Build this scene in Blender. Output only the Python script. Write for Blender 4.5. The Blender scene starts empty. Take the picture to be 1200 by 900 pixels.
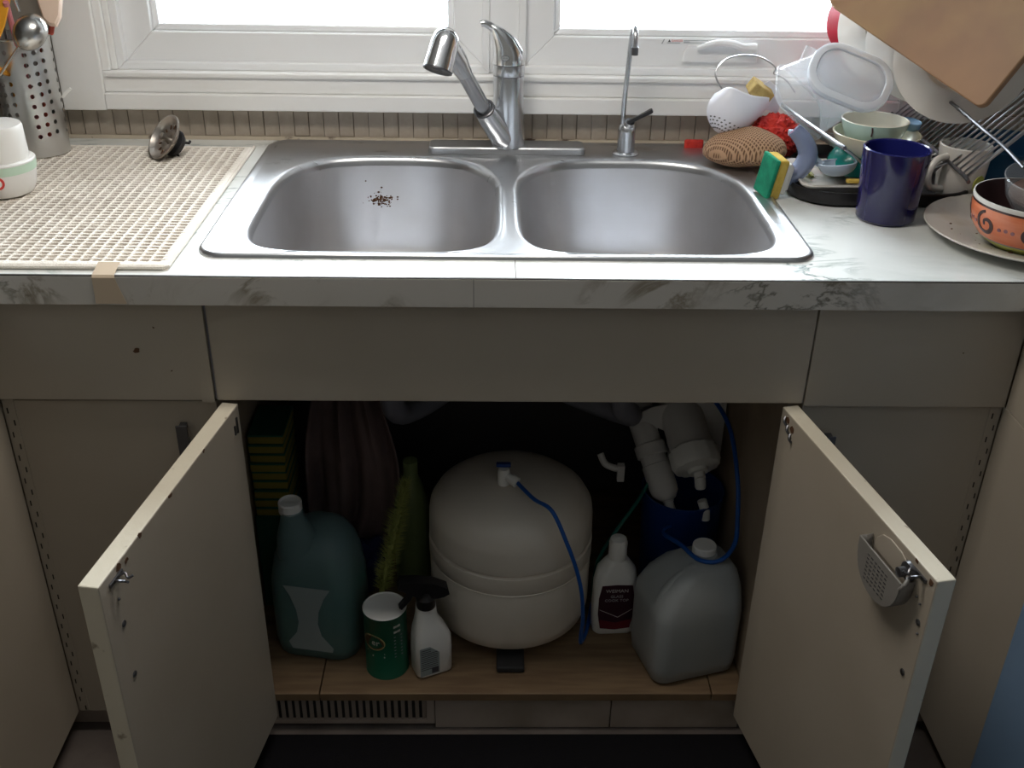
import bpy, bmesh, math, random
from mathutils import Vector, Matrix, Euler, noise
random.seed(7)
PI = math.pi
scene = bpy.context.scene
col = scene.collection

# ------------------------------------------------------------------ camera, world, lights, exposure
cam_data = bpy.data.cameras.new('camera'); cam = bpy.data.objects.new('camera', cam_data); col.objects.link(cam)
cam_data.sensor_width = 36.0; cam_data.lens = 1217.74 * 36 / 1200; cam_data.clip_start = 0.02
_r = Vector((0.9997766, -0.01488998, 0.01500101)); _u = Vector((-0.00601032, 0.48014876, 0.87716649)); _f = Vector((0.02026371, 0.87706069, -0.479952))
cam.matrix_world = Matrix(((_r.x, _u.x, -_f.x, -0.0221), (_r.y, _u.y, -_f.y, -1.2343), (_r.z, _u.z, -_f.z, 1.4324), (0, 0, 0, 1)))
scene.camera = cam

world = bpy.data.worlds.new('world'); scene.world = world; world.use_nodes = True
bg = world.node_tree.nodes['Background']
bg.inputs['Color'].default_value = (0.84, 0.93, 1.0, 1); bg.inputs['Strength'].default_value = 24.0

def area(name, loc, target, sx, sy, power, color, portal=False):
    ld = bpy.data.lights.new(name, 'AREA'); ld.shape = 'RECTANGLE'; ld.size = sx; ld.size_y = sy
    ld.energy = power; ld.color = color
    if portal: ld.cycles.is_portal = True
    o = bpy.data.objects.new(name, ld); col.objects.link(o); o.location = loc
    o.rotation_euler = (Vector(target) - Vector(loc)).to_track_quat('-Z', 'Y').to_euler()
    return o
area('window_portal', (0, 0.74, 1.56), (0, -1, 1.56), 1.5, 1.0, 1, (1, 1, 1), portal=True)
area('overhead_fill_light', (-0.16, -0.05, 1.80), (-0.16, 0.0, 0.0), 0.5, 0.2, 6.6, (1.0, 0.93, 0.84))  # added warm fill without a fixture, hung low so brightness drops toward the floor
area('cool_fill_light', (1.9, -2.2, 1.5), (0.2, 0.2, 0.9), 1.0, 1.6, 0.5, (0.80, 0.90, 1.0))  # added weak bluish fill from the right rear, no opening exists there
vs = scene.view_settings
vs.view_transform = 'Standard'; vs.look = 'None'; vs.gamma = 1; vs.use_curve_mapping = False; vs.exposure = 0.0
scene.cycles.max_bounces = 10; scene.cycles.transparent_max_bounces = 16

# ------------------------------------------------------------------ materials
def mat(name, c, rough=0.5, metal=0.0, c2=None, ns=8.0, nlo=0.4, nhi=0.65, bump=0.0, bs=60.0, trans=0.0, alpha=1.0,
        coat=0.0, emit=0.0, aniso=0.0, spec=0.5, stretch=(1, 1, 1), detail=4.0, ior=1.45, sss=0.0, rvar=0.0, c3=None, ns3=2.0, lo3=.5, hi3=.7):
    m = bpy.data.materials.new(name); m.use_nodes = True; nt = m.node_tree; N = nt.nodes; L = nt.links
    b = N['Principled BSDF']; b.inputs['Base Color'].default_value = (*c, 1); b.inputs['Roughness'].default_value = rough
    b.inputs['Metallic'].default_value = metal; b.inputs['Transmission Weight'].default_value = trans
    b.inputs['Alpha'].default_value = alpha; b.inputs['Coat Weight'].default_value = coat; b.inputs['IOR'].default_value = ior
    b.inputs['Specular IOR Level'].default_value = spec; b.inputs['Anisotropic'].default_value = aniso
    if sss: b.inputs['Subsurface Weight'].default_value = sss; b.inputs['Subsurface Radius'].default_value = (.02, .02, .02); b.inputs['Subsurface Scale'].default_value = .3
    if emit: b.inputs['Emission Color'].default_value = (*c, 1); b.inputs['Emission Strength'].default_value = emit
    tc = N.new('ShaderNodeTexCoord'); mp = N.new('ShaderNodeMapping'); L.new(tc.outputs['Object'], mp.inputs['Vector']); mp.inputs['Scale'].default_value = stretch
    def nz(s, d=detail):
        n = N.new('ShaderNodeTexNoise'); n.inputs['Scale'].default_value = s; n.inputs['Detail'].default_value = d
        L.new(mp.outputs['Vector'], n.inputs['Vector']); return n
    last = None
    for (cc, s, lo, hi) in ((c2, ns, nlo, nhi), (c3, ns3, lo3, hi3)):
        if cc is None: continue
        n = nz(s); mr = N.new('ShaderNodeMapRange'); mr.inputs['From Min'].default_value = lo; mr.inputs['From Max'].default_value = hi
        L.new(n.outputs['Fac'], mr.inputs['Value'])
        mx = N.new('ShaderNodeMix'); mx.data_type = 'RGBA'; L.new(mr.outputs['Result'], mx.inputs['Factor'])
        if last: L.new(last, mx.inputs['A'])
        else: mx.inputs['A'].default_value = (*c, 1)
        mx.inputs['B'].default_value = (*cc, 1); last = mx.outputs['Result']
    if last: L.new(last, b.inputs['Base Color'])
    if rvar:
        n = nz(ns * 1.7); mr = N.new('ShaderNodeMapRange'); mr.inputs['To Min'].default_value = rough - rvar; mr.inputs['To Max'].default_value = rough + rvar
        L.new(n.outputs['Fac'], mr.inputs['Value']); L.new(mr.outputs['Result'], b.inputs['Roughness'])
    if bump:
        n = nz(bs); bp = N.new('ShaderNodeBump'); bp.inputs['Strength'].default_value = bump; bp.inputs['Distance'].default_value = 0.002
        L.new(n.outputs['Fac'], bp.inputs['Height']); L.new(bp.outputs['Normal'], b.inputs['Normal'])
    return m

def marble(name, base, vein, vein2, rough=0.22):
    m = mat(name, base, rough, coat=0.1); nt = m.node_tree; N = nt.nodes; L = nt.links; b = N['Principled BSDF']
    tc = N.new('ShaderNodeTexCoord')
    def veins(scale, w, rot, dist):
        mp = N.new('ShaderNodeMapping'); mp.inputs['Rotation'].default_value = rot; mp.inputs['Scale'].default_value = (1, 2.4, 1.6); L.new(tc.outputs['Object'], mp.inputs['Vector'])
        n = N.new('ShaderNodeTexNoise'); n.inputs['Scale'].default_value = scale; n.inputs['Detail'].default_value = 7; n.inputs['Roughness'].default_value = .62; n.inputs['Distortion'].default_value = dist
        L.new(mp.outputs['Vector'], n.inputs['Vector'])
        s = N.new('ShaderNodeMath'); s.operation = 'SUBTRACT'; s.inputs[1].default_value = .5; L.new(n.outputs['Fac'], s.inputs[0])
        a = N.new('ShaderNodeMath'); a.operation = 'ABSOLUTE'; L.new(s.outputs[0], a.inputs[0])
        r = N.new('ShaderNodeMapRange'); r.inputs['From Min'].default_value = 0; r.inputs['From Max'].default_value = w; r.inputs['To Min'].default_value = 1; r.inputs['To Max'].default_value = 0
        L.new(a.outputs[0], r.inputs['Value'])
        n2 = N.new('ShaderNodeTexNoise'); n2.inputs['Scale'].default_value = scale * 1.3; n2.inputs['Detail'].default_value = 2; L.new(tc.outputs['Object'], n2.inputs['Vector'])
        r2 = N.new('ShaderNodeMapRange'); r2.inputs['From Min'].default_value = .48; r2.inputs['From Max'].default_value = .62; L.new(n2.outputs['Fac'], r2.inputs['Value'])
        mu = N.new('ShaderNodeMath'); mu.operation = 'MULTIPLY'; L.new(r.outputs['Result'], mu.inputs[0]); L.new(r2.outputs['Result'], mu.inputs[1])
        return mu.outputs[0]
    last = None
    for (sc, w, rot, d, c, k) in ((3.2, .018, (0, 0, .7), .6, vein, .95), (6.0, .05, (0, 0, .5), 1.2, vein2, .85), (2.0, .12, (0, 0, .6), .3, vein2, .25)):
        v = veins(sc, w, rot, d); mx = N.new('ShaderNodeMix'); mx.data_type = 'RGBA'
        q = N.new('ShaderNodeMath'); q.operation = 'MULTIPLY'; q.inputs[1].default_value = k; L.new(v, q.inputs[0]); L.new(q.outputs[0], mx.inputs['Factor'])
        if last: L.new(last, mx.inputs['A'])
        else: mx.inputs['A'].default_value = (*base, 1)
        mx.inputs['B'].default_value = (*c, 1); last = mx.outputs['Result']
    L.new(last, b.inputs['Base Color'])
    return m

M = dict(
    counter=marble('laminate_marble', (.78, .80, .78), (.10, .15, .14), (.36, .42, .40), .2),
    edging=marble('laminate_edging', (.60, .57, .52), (.14, .13, .10), (.24, .20, .14), .35),
    seam=mat('dark_joint', (.03, .025, .02), .7),
    paint=mat('painted_wood', (.45, .395, .32), .42, c2=(.41, .355, .28), ns=3.5, nlo=.45, nhi=.75, bump=.06, bs=90, c3=(.38, .33, .26), ns3=1.7, lo3=.58, hi3=.85),
    paint_edge=mat('worn_paint_edge', (.66, .60, .48), .5, c2=(.30, .24, .17), ns=42, nlo=.66, nhi=.74, bump=.2, bs=80),
    inner=mat('cabinet_interior', (.42, .33, .24), .6, c2=(.30, .23, .16), ns=6),
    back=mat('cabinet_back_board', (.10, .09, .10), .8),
    ply=mat('raw_plywood', (.22, .145, .08), .6, c2=(.16, .10, .055), ns=9, stretch=(1, 9, 1), c3=(.15, .09, .05), ns3=7, lo3=.62, hi3=.8),
    toe=mat('toe_board', (.40, .33, .28), .5, c2=(.30, .24, .19), ns=7),
    white=mat('white_trim', (.88, .88, .87), .35, c2=(.82, .81, .78), ns=9, nlo=.55, nhi=.8),
    vinyl=mat('white_vinyl', (.88, .89, .90), .3),
    wall=mat('wall_paint', (.30, .27, .23), .8, bump=.1, bs=120),
    ceil=mat('ceiling_paint', (.60, .59, .57), .9),
    tile=mat('backsplash_tile', (.40, .345, .285), .35, c2=(.29, .24, .19), ns=26, nlo=.4, nhi=.7, c3=(.46, .40, .33), ns3=40, lo3=.55, hi3=.75, bump=.15, bs=60),
    grout=mat('grout', (.27, .22, .17), .9),
    caulk=mat('caulk', (.55, .48, .38), .7, c2=(.12, .08, .06), ns=30, nlo=.60, nhi=.68),
    floor=mat('floor_vinyl', (.15, .125, .11), .5, c2=(.11, .09, .08), ns=12),
    blackmat=mat('black_rubber', (.005, .0045, .006), .9, spec=.2, bump=.3, bs=400),
    steel=mat('brushed_steel', (.56, .57, .59), .30, .92, rvar=.07, ns=5, stretch=(2, 30, 2), aniso=.3),
    bowl=mat('bowl_steel', (.60, .60, .62), .42, .88, rvar=.06, ns=4, c2=(.50, .49, .49)),
    chrome=mat('brushed_nickel', (.62, .64, .67), .24, .92, rvar=.05, ns=12),
    polish=mat('polished_chrome', (.82, .83, .85), .14, .94),
    wire=mat('wire_steel', (.52, .53, .55), .28, 1.0),
    darkwire=mat('dark_metal', (.16, .16, .17), .35, .9),
    black=mat('black_plastic', (.015, .014, .016), .35),
    blackr=mat('black_rubbery', (.02, .02, .022), .6),
    mat_low=mat('mat_beige', (.60, .53, .45), .95, c2=(.48, .42, .35), ns=14, bump=.6, bs=500),
    mat_rib=mat('mat_cream', (.88, .83, .75), .95, c2=(.76, .70, .62), ns=10, bump=.6, bs=500),
    tape=mat('masking_tape', (.55, .44, .32), .6),
    tank=mat('tank_white', (.72, .655, .57), .28, c2=(.66, .59, .50), ns=4),
    plastic=mat('white_plastic', (.80, .79, .76), .32),
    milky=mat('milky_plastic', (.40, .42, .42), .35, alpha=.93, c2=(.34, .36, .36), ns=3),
    clearp=mat('clear_plastic', (.80, .84, .88), .08, alpha=.26, spec=.8),
    frost=mat('frosted_lid', (.80, .84, .90), .25, alpha=.72),
    frostd=mat('frosted_lid_panel', (.70, .74, .80), .2, alpha=.5),
    glass=mat('clear_glass', (.75, .78, .80), .04, alpha=.22, spec=.9),
    greenliq=mat('green_liquid', (.01, .17, .09), .3),
    bluegreen=mat('green_jug', (.17, .27, .28), .3, alpha=.58),
    label_pale=mat('pale_label', (.30, .35, .35), .5),
    can=mat('green_can', (.01, .10, .055), .35),
    canlabel=mat('can_print', (.45, .45, .40), .5),
    cangold=mat('can_gold', (.42, .33, .14), .4),
    canbrown=mat('can_oval', (.10, .06, .03), .4),
    bristle=mat('green_bristle', (.34, .36, .10), .7),
    olive=mat('olive_bottle', (.16, .20, .08), .4),
    cloth=mat('brown_cloth', (.17, .115, .11), .95, c2=(.11, .075, .07), ns=10, bump=.4, bs=60),
    darkblue=mat('dark_blue_cloth', (.02, .025, .09), .9),
    bluep=mat('blue_plastic', (.008, .04, .20), .35),
    bluetube=mat('blue_tube', (.01, .09, .38), .3),
    greentube=mat('green_tube', (.01, .12, .09), .3),
    sponge_y=mat('yellow_sponge', (.66, .47, .10), .95, c2=(.55, .37, .06), ns=60, bump=.8, bs=260),
    sponge_g=mat('green_scourer', (.01, .30, .16), .95, c2=(.005, .20, .11), ns=50, bump=.8, bs=300),
    holder=mat('perforated_steel', (.62, .62, .61), .30, .95, rvar=.05, ns=8),
    strainer=mat('tarnished_steel', (.50, .46, .42), .34, .95, c2=(.34, .29, .25), ns=30),
    oldsponge=mat('worn_sponge', (.52, .38, .14), .95, c2=(.38, .26, .09), ns=60, bump=.8, bs=260),
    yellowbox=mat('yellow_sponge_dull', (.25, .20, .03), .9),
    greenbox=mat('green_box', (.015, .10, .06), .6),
    mug=mat('cobalt_glaze', (.009, .006, .062), .15, coat=.5),
    mugin=mat('cobalt_glaze_inside', (.015, .018, .14), .2, coat=.4),
    ceramic=mat('white_ceramic', (.74, .72, .68), .18, coat=.4),
    plate=mat('plate_ceramic', (.66, .63, .58), .2, c2=(.50, .40, .28), ns=9, nlo=.58, nhi=.80, coat=.4),
    cream=mat('cream_ceramic', (.66, .60, .44), .2, coat=.4),
    mint=mat('mint_ceramic', (.52, .70, .63), .2, coat=.4),
    ivory=mat('ivory_ceramic', (.78, .75, .64), .2, coat=.4),
    paleblue=mat('pale_blue_glaze', (.24, .42, .62), .25, coat=.4),
    teal=mat('teal_plastic', (.005, .25, .21), .25, coat=.3),
    greyblue=mat('grey_blue_plastic', (.42, .50, .60), .28),
    smoke=mat('smoky_blue_plastic', (.22, .27, .42), .1, alpha=.8, spec=.9),
    orange=mat('orange_glaze', (.80, .27, .14), .22, c2=(.74, .20, .09), ns=14, stretch=(1, 1, 6), coat=.5),
    swirl=mat('brown_glaze', (.06, .03, .03), .3, coat=.3),
    dot=mat('mauve_glaze', (.30, .12, .14), .3, coat=.3),
    lime=mat('lime_glaze', (.55, .60, .12), .25, coat=.4),
    brownfill=mat('brown_contents', (.16, .10, .08), .5),
    bluepl2=mat('dark_teal_plastic', (.01, .07, .16), .3),
    board=mat('cutting_board_wood', (.34, .19, .10), .5, c2=(.22, .125, .075), ns=5, stretch=(1, 1, 1), c3=(.42, .28, .12), ns3=4, lo3=.45, hi3=.7),
    red=mat('red_mesh', (.62, .035, .02), .6, c2=(.42, .02, .02), ns=60, bump=1.0, bs=220),
    redgl=mat('red_glaze', (.40, .01, .03), .3),
    silicone=mat('white_silicone', (.80, .81, .88), .38, sss=.15),
    capsteel=mat('matte_steel', (.60, .59, .57), .25, 1.0, rvar=.06, ns=14),
    orangewood=mat('orange_spatula', (.80, .36, .03), .3, c2=(.66, .26, .02), ns=6, stretch=(6, 1, 1)),
    peach=mat('cream_silicone', (.78, .60, .48), .4),
    redtip=mat('dark_red_tip', (.35, .05, .03), .4),
    pink=mat('pink_plastic', (.60, .20, .22), .4),
    greenband=mat('mint_band', (.55, .72, .58), .4),
    redprint=mat('red_print', (.65, .05, .04), .5),
    blackprint=mat('black_print', (.05, .05, .06), .5),
    greyprint=mat('grey_print', (.42, .44, .46), .5),
    wlabel=mat('maroon_black_label', (.035, .006, .018), .35),
    wlabel2=mat('maroon_label', (.13, .008, .02), .35),
    lettering=mat('pale_lettering', (.62, .60, .58), .4),
    greyplastic=mat('grey_plastic', (.25, .235, .215), .4),
    crumb=mat('crumbs', (.10, .045, .02), .9),
    bluemetal=mat('blue_grey_metal', (.34, .52, .78), .4, .4, rvar=.1, ns=3),
    outside=mat('vent_dark', (.03, .027, .028), .6),
    bracket=mat('bracket_white', (.62, .60, .58), .4),
    pvc=mat('pvc_grey', (.22, .22, .26), .5),
)
def weave(name, c, c2, scale):
    m = mat(name, c, .85); nt = m.node_tree; N = nt.nodes; L = nt.links; b = N['Principled BSDF']
    tc = N.new('ShaderNodeTexCoord'); mp = N.new('ShaderNodeMapping'); mp.inputs['Rotation'].default_value = (0, 0, .785); L.new(tc.outputs['Object'], mp.inputs['Vector'])
    w = []
    for d in 'XY':
        t = N.new('ShaderNodeTexWave'); t.bands_direction = d; t.inputs['Scale'].default_value = scale; t.inputs['Distortion'].default_value = .4
        L.new(mp.outputs['Vector'], t.inputs['Vector']); w.append(t.outputs['Fac'])
    mx = N.new('ShaderNodeMath'); mx.operation = 'MAXIMUM'; L.new(w[0], mx.inputs[0]); L.new(w[1], mx.inputs[1])
    r = N.new('ShaderNodeMapRange'); r.inputs['From Min'].default_value = .45; r.inputs['From Max'].default_value = .75; L.new(mx.outputs[0], r.inputs['Value'])
    x = N.new('ShaderNodeMix'); x.data_type = 'RGBA'; x.inputs['A'].default_value = (*c2, 1); x.inputs['B'].default_value = (*c, 1); L.new(r.outputs['Result'], x.inputs['Factor'])
    L.new(x.outputs['Result'], b.inputs['Base Color'])
    bp = N.new('ShaderNodeBump'); bp.inputs['Strength'].default_value = .8; bp.inputs['Distance'].default_value = .002; L.new(mx.outputs[0], bp.inputs['Height']); L.new(bp.outputs['Normal'], b.inputs['Normal'])
    return m
M['net'] = weave('net_weave', (.50, .31, .19), (.17, .09, .05), 70)

def pane_mat():
    m = bpy.data.materials.new('window_glass'); m.use_nodes = True; nt = m.node_tree; nt.nodes.clear(); N = nt.nodes; L = nt.links
    o = N.new('ShaderNodeOutputMaterial'); mx = N.new('ShaderNodeMixShader'); t = N.new('ShaderNodeBsdfTransparent'); g = N.new('ShaderNodeBsdfGlossy')
    g.inputs['Roughness'].default_value = .02; fr = N.new('ShaderNodeFresnel'); fr.inputs['IOR'].default_value = 1.45
    L.new(fr.outputs[0], mx.inputs[0]); L.new(t.outputs[0], mx.inputs[1]); L.new(g.outputs[0], mx.inputs[2]); L.new(mx.outputs[0], o.inputs[0])
    return m
M['pane'] = pane_mat()

# ------------------------------------------------------------------ builders (all shapes are written in world metres)
def thing(name, label, cat, loc, group=None, kind=None):
    o = bpy.data.objects.new(name, None); o.empty_display_size = .02; col.objects.link(o); o.location = loc
    if label: o['label'] = label
    if cat: o['category'] = cat
    if group: o['group'] = group
    if kind: o['kind'] = kind
    return o
def root_loc(p):
    v = Vector((0, 0, 0))
    while p is not None: v += p.location; p = p.parent
    return v
def obj(name, bm, m, parent=None, smooth=True, bevel=0.0, label=None, cat=None, group=None, kind=None, base=None, ang=35, solid=0.0, sub=0, seg=2):
    me = bpy.data.meshes.new(name)
    off = root_loc(parent) if parent is not None else Vector(base or (0, 0, 0))
    bmesh.ops.translate(bm, verts=bm.verts, vec=-off)
    bm.to_mesh(me); bm.free()
    for x in (m if isinstance(m, (list, tuple)) else [m]): me.materials.append(x)
    if smooth:
        me.polygons.foreach_set('use_smooth', [True] * len(me.polygons))
        me.set_sharp_from_angle(angle=math.radians(ang))
    o = bpy.data.objects.new(name, me); col.objects.link(o)
    if parent is not None: o.parent = parent
    else: o.location = off
    if solid:
        s = o.modifiers.new('solid', 'SOLIDIFY'); s.thickness = solid; s.offset = 0
    if bevel:
        b = o.modifiers.new('bevel', 'BEVEL'); b.width = bevel; b.segments = seg; b.limit_method = 'ANGLE'; b.angle_limit = .6
    if sub:
        s = o.modifiers.new('subd', 'SUBSURF'); s.levels = sub; s.render_levels = sub
    for k, v in (('label', label), ('category', cat), ('group', group), ('kind', kind)):
        if v: o[k] = v
    return o
def NB(): return bmesh.new()
def box(bm, x0, x1, y0, y1, z0, z1, mi=0):
    v = [bm.verts.new((x, y, z)) for z in (z0, z1) for y in (y0, y1) for x in (x0, x1)]
    for f in ((0, 2, 3, 1), (4, 5, 7, 6), (0, 1, 5, 4), (2, 6, 7, 3), (0, 4, 6, 2), (1, 3, 7, 5)):
        bm.faces.new([v[i] for i in f]).material_index = mi
    return bm
def obox(bm, c, X, Y, Z, hx, hy, hz):      # oriented box
    X, Y, Z, c = Vector(X), Vector(Y), Vector(Z), Vector(c)
    v = [bm.verts.new(c + X * sx * hx + Y * sy * hy + Z * sz * hz) for sz in (-1, 1) for sy in (-1, 1) for sx in (-1, 1)]
    for f in ((0, 2, 3, 1), (4, 5, 7, 6), (0, 1, 5, 4), (2, 6, 7, 3), (0, 4, 6, 2), (1, 3, 7, 5)): bm.faces.new([v[i] for i in f])
    bmesh.ops.recalc_face_normals(bm, faces=bm.faces); return bm
def axes(n, ref=(0, 0, 1)):
    n = Vector(n).normalized(); ref = Vector(ref)
    if abs(n.dot(ref)) > .98: ref = Vector((0, 1, 0))
    x = ref.cross(n).normalized(); y = n.cross(x); return x, y, n
def frameM(loc, n=(0, 0, 1), ref=(0, 1, 0)):
    x, y, z = axes(n, ref); m = Matrix((x, y, z)).transposed().to_4x4(); m.translation = Vector(loc); return m
def loft(bm, rings, cap0=True, cap1=True, closed=True, mi=0):
    R = [[bm.verts.new(p) for p in r] for r in rings]; n = len(R[0])
    for a, b in zip(R, R[1:]):
        for i in range(n if closed else n - 1):
            j = (i + 1) % n
            try: bm.faces.new((a[i], a[j], b[j], b[i])).material_index = mi
            except ValueError: pass
    if cap0 and closed: bm.faces.new(R[0][::-1]).material_index = mi
    if cap1 and closed: bm.faces.new(R[-1]).material_index = mi
    return bm
def lathe(bm, prof, loc=(0, 0, 0), n=(0, 0, 1), seg=32, cap0=False, cap1=False, sx=1, sy=1, ref=(0, 1, 0)):
    m = frameM(loc, n, ref) if tuple(n) != (0, 0, 1) else Matrix.Translation(loc)
    rings = [[m @ Vector((max(r, 1e-5) * sx * math.cos(2 * PI * k / seg), max(r, 1e-5) * sy * math.sin(2 * PI * k / seg), z)) for k in range(seg)] for r, z in prof]
    loft(bm, rings, cap0, cap1); bmesh.ops.remove_doubles(bm, verts=bm.verts, dist=3e-5); return bm
def smoothpts(pts, n=6, closed=False):
    P = [Vector(p) for p in pts]; out = []; N = len(P)
    rng = range(N if closed else N - 1)
    for i in rng:
        g = lambda k: P[k % N] if closed else P[min(max(k, 0), N - 1)]
        a, b, c, d = g(i - 1), g(i), g(i + 1), g(i + 2)
        for k in range(n):
            t = k / n; out.append(.5 * ((2 * b) + (c - a) * t + (2 * a - 5 * b + 4 * c - d) * t * t + (3 * b - a - 3 * c + d) * t ** 3))
    if not closed: out.append(P[-1])
    return out
def tube(bm, pts, r, seg=8, closed=False, caps=True):
    pts = [Vector(p) for p in pts]; n = len(pts); rings = []; nx = None
    for i, p in enumerate(pts):
        a = pts[(i - 1) % n] if (closed or i) else p; b = pts[(i + 1) % n] if (closed or i < n - 1) else p
        t = (b - a).normalized()
        if nx is None: nx = axes(t)[0]
        nx = (nx - t * nx.dot(t)).normalized(); ny = t.cross(nx)
        rr = r(i / (n - 1)) if callable(r) else r
        rings.append([p + (nx * math.cos(2 * PI * k / seg) + ny * math.sin(2 * PI * k / seg)) * rr for k in range(seg)])
    if closed: rings.append(rings[0])
    loft(bm, rings, caps and not closed, caps and not closed)
    if closed: bmesh.ops.remove_doubles(bm, verts=bm.verts, dist=1e-6)
    return bm
def rrect(cx, cy, hx, hy, r, z, n=6, rot=0.0):
    out = []
    for (sx, sy, a0) in ((1, 1, 0), (-1, 1, PI / 2), (-1, -1, PI), (1, -1, 1.5 * PI)):
        for k in range(n + 1):
            a = a0 + k * PI / 2 / n; out.append(((hx - r) * sx + r * math.cos(a), (hy - r) * sy + r * math.sin(a)))
    c, s = math.cos(rot), math.sin(rot)
    return [Vector((cx + x * c - y * s, cy + x * s + y * c, z)) for x, y in out]
def plateslab(bm, outline, M4, z0, z1):
    loft(bm, [[M4 @ Vector((x, y, z0)) for x, y in outline], [M4 @ Vector((x, y, z1)) for x, y in outline]]); return bm
def disc_pts(r, n=16, sx=1, sy=1): return [(r * sx * math.cos(2 * PI * k / n), r * sy * math.sin(2 * PI * k / n)) for k in range(n)]
def text(body, size, M4, m, parent, name='lettering', ext=.0003, wrap=None, align='CENTER'):
    cu = bpy.data.curves.new(name, 'FONT'); cu.body = body; cu.size = size; cu.align_x = align; cu.align_y = 'CENTER'; cu.extrude = ext; cu.resolution_u = 2
    t = bpy.data.objects.new('t', cu); col.objects.link(t); dg = bpy.context.evaluated_depsgraph_get(); dg.update()
    me = bpy.data.meshes.new_from_object(t.evaluated_get(dg)); bpy.data.objects.remove(t)
    bm = NB(); bm.from_mesh(me); bpy.data.meshes.remove(me)
    for v in bm.verts: v.co = (wrap(v.co) if wrap else M4 @ v.co)
    return obj(name, bm, m, parent, smooth=False)
def wrapcyl(cx, cy, r, a0):      # flat print wrapped round a vertical cylinder
    return lambda p: Vector((cx + (r + p.z) * math.cos(a0 + p.x / r), cy + (r + p.z) * math.sin(a0 + p.x / r), p.y))

# ------------------------------------------------------------------ room shell
FZ = 0.075; WY = .645; ZC = .91
def S(name, bm, m, **k): return obj(name, bm, m, kind='structure', smooth=False, **k)
S('floor', box(NB(), -2.6, 2.6, -3.2, .9, FZ - .05, FZ), M['floor'])
S('ceiling', box(NB(), -2.6, 2.6, -3.2, .9, 2.45, 2.5), M['ceil'])
S('wall_left', box(NB(), -2.6, -2.5, -3.2, .9, FZ, 2.45), M['wall'])
S('wall_right', box(NB(), 2.5, 2.6, -3.2, .9, FZ, 2.45), M['wall'])
S('wall_rear', box(NB(), -2.5, 2.5, -3.2, -3.1, FZ, 2.45), M['wall'])
wb = NB()
box(wb, -2.5, 2.5, WY, .76, FZ, 1.03); box(wb, -2.5, -.70, WY, .76, 1.03, 2.45); box(wb, .70, 2.5, WY, .76, 1.03, 2.45); box(wb, -.70, .70, WY, .76, 2.1, 2.45)
wall = S('wall_back', wb, M['wall'])
# backsplash strip, tile by tile
bs = thing('trim_1', 'strip of narrow taupe tiles behind the sink under the window', None, (0, WY, ZC), kind='structure')
obj('grout', box(NB(), -1.5, 1.5, WY - .0045, WY - .0001, ZC, .968), M['grout'], bs, smooth=False)
tiles = []
for v in range(3):
    w = .0245 + .0008 * v; b = NB(); box(b, WY * 0 - w / 2, w / 2, WY - .009, WY - .0046, .9175 - v * .0005, .9655)
    me = bpy.data.meshes.new('tile'); bmesh.ops.translate(b, verts=b.verts, vec=-Vector((0, WY, ZC))); b.to_mesh(me); b.free(); me.materials.append(M['tile']); tiles.append(me)
x = -1.25; k = 0
while x < 1.25:
    o = bpy.data.objects.new('tile', tiles[k * 7 % 3]); col.objects.link(o); o.parent = bs; o.location = (x, random.uniform(-.0006, .0006), random.uniform(-.0006, .0006)); x += .0268; k += 1
obj('caulk', box(NB(), -1.5, 1.5, WY - .012, WY - .0046, ZC + .0003, .9165), M['caulk'], bs, smooth=False)
# window casings
cs = NB()
box(cs, -.70, .70, .608, WY, .9685, .997); box(cs, -.70, .70, .617, WY, .997, 1.033)
box(cs, -.695, .695, .612, .617, 1.024, 1.033)
S('trim_2', cs, M['white'], bevel=.003)
for sgn, nm in ((-1, 'trim_3'), (1, 'trim_4')):
    b = NB(); xs = sorted((sgn * .70, sgn * .775)); box(b, xs[0], xs[1], .612, WY, .966, 2.2)
    xs = sorted((sgn * .70, sgn * .686)); box(b, xs[0], xs[1], .62, WY, 1.033, 2.1)
    xs = sorted((sgn * .686, sgn * .676)); box(b, xs[0], xs[1], .628, WY, 1.033, 2.1)
    S(nm, b, M['white'], bevel=.002)
S('trim_5', box(NB(), -.775, .775, .612, WY, 2.1, 2.2), M['white'], bevel=.002)
def rectframe(bm, x0, x1, z0, z1, w, y0, y1):
    o = [(x0, z0), (x1, z0), (x1, z1), (x0, z1)]; i = [(x0 + w, z0 + w), (x1 - w, z0 + w), (x1 - w, z1 - w), (x0 + w, z1 - w)]
    for k in range(4):
        j = (k + 1) % 4; q = [o[k], o[j], i[j], i[k]]
        loft(bm, [[Vector((a, y0, c)) for a, c in q], [Vector((a, y1, c)) for a, c in q]])
    bmesh.ops.recalc_face_normals(bm, faces=bm.faces); return bm
wins = []
for nm, x0, x1 in (('window_1', -.676, -.028), ('window_2', .022, .676)):
    w = thing(nm, None, None, (x0, WY, 1.03), kind='structure'); wins.append(w)
    obj('frame', rectframe(NB(), x0, x1, 1.033, 2.1, .013, .632, .72), M['vinyl'], w, smooth=False, bevel=.0015)
    obj('sash', rectframe(NB(), x0 + .012, x1 - .012, 1.045, 2.09, .05, .648, .70), M['vinyl'], w, smooth=False, bevel=.002)
    obj('glazing_bead', rectframe(NB(), x0 + .0615, x1 - .0615, 1.0945, 2.04, .012, .660, .70), M['vinyl'], w, smooth=False, bevel=.003)
    obj('pane', box(NB(), x0 + .070, x1 - .070, .683, .687, 1.10, 2.03), M['pane'], w, smooth=False)
S('trim_6', box(NB(), -.0285, .0225, .637, .74, 1.033, 2.1), M['vinyl'], bevel=.002)
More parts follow.
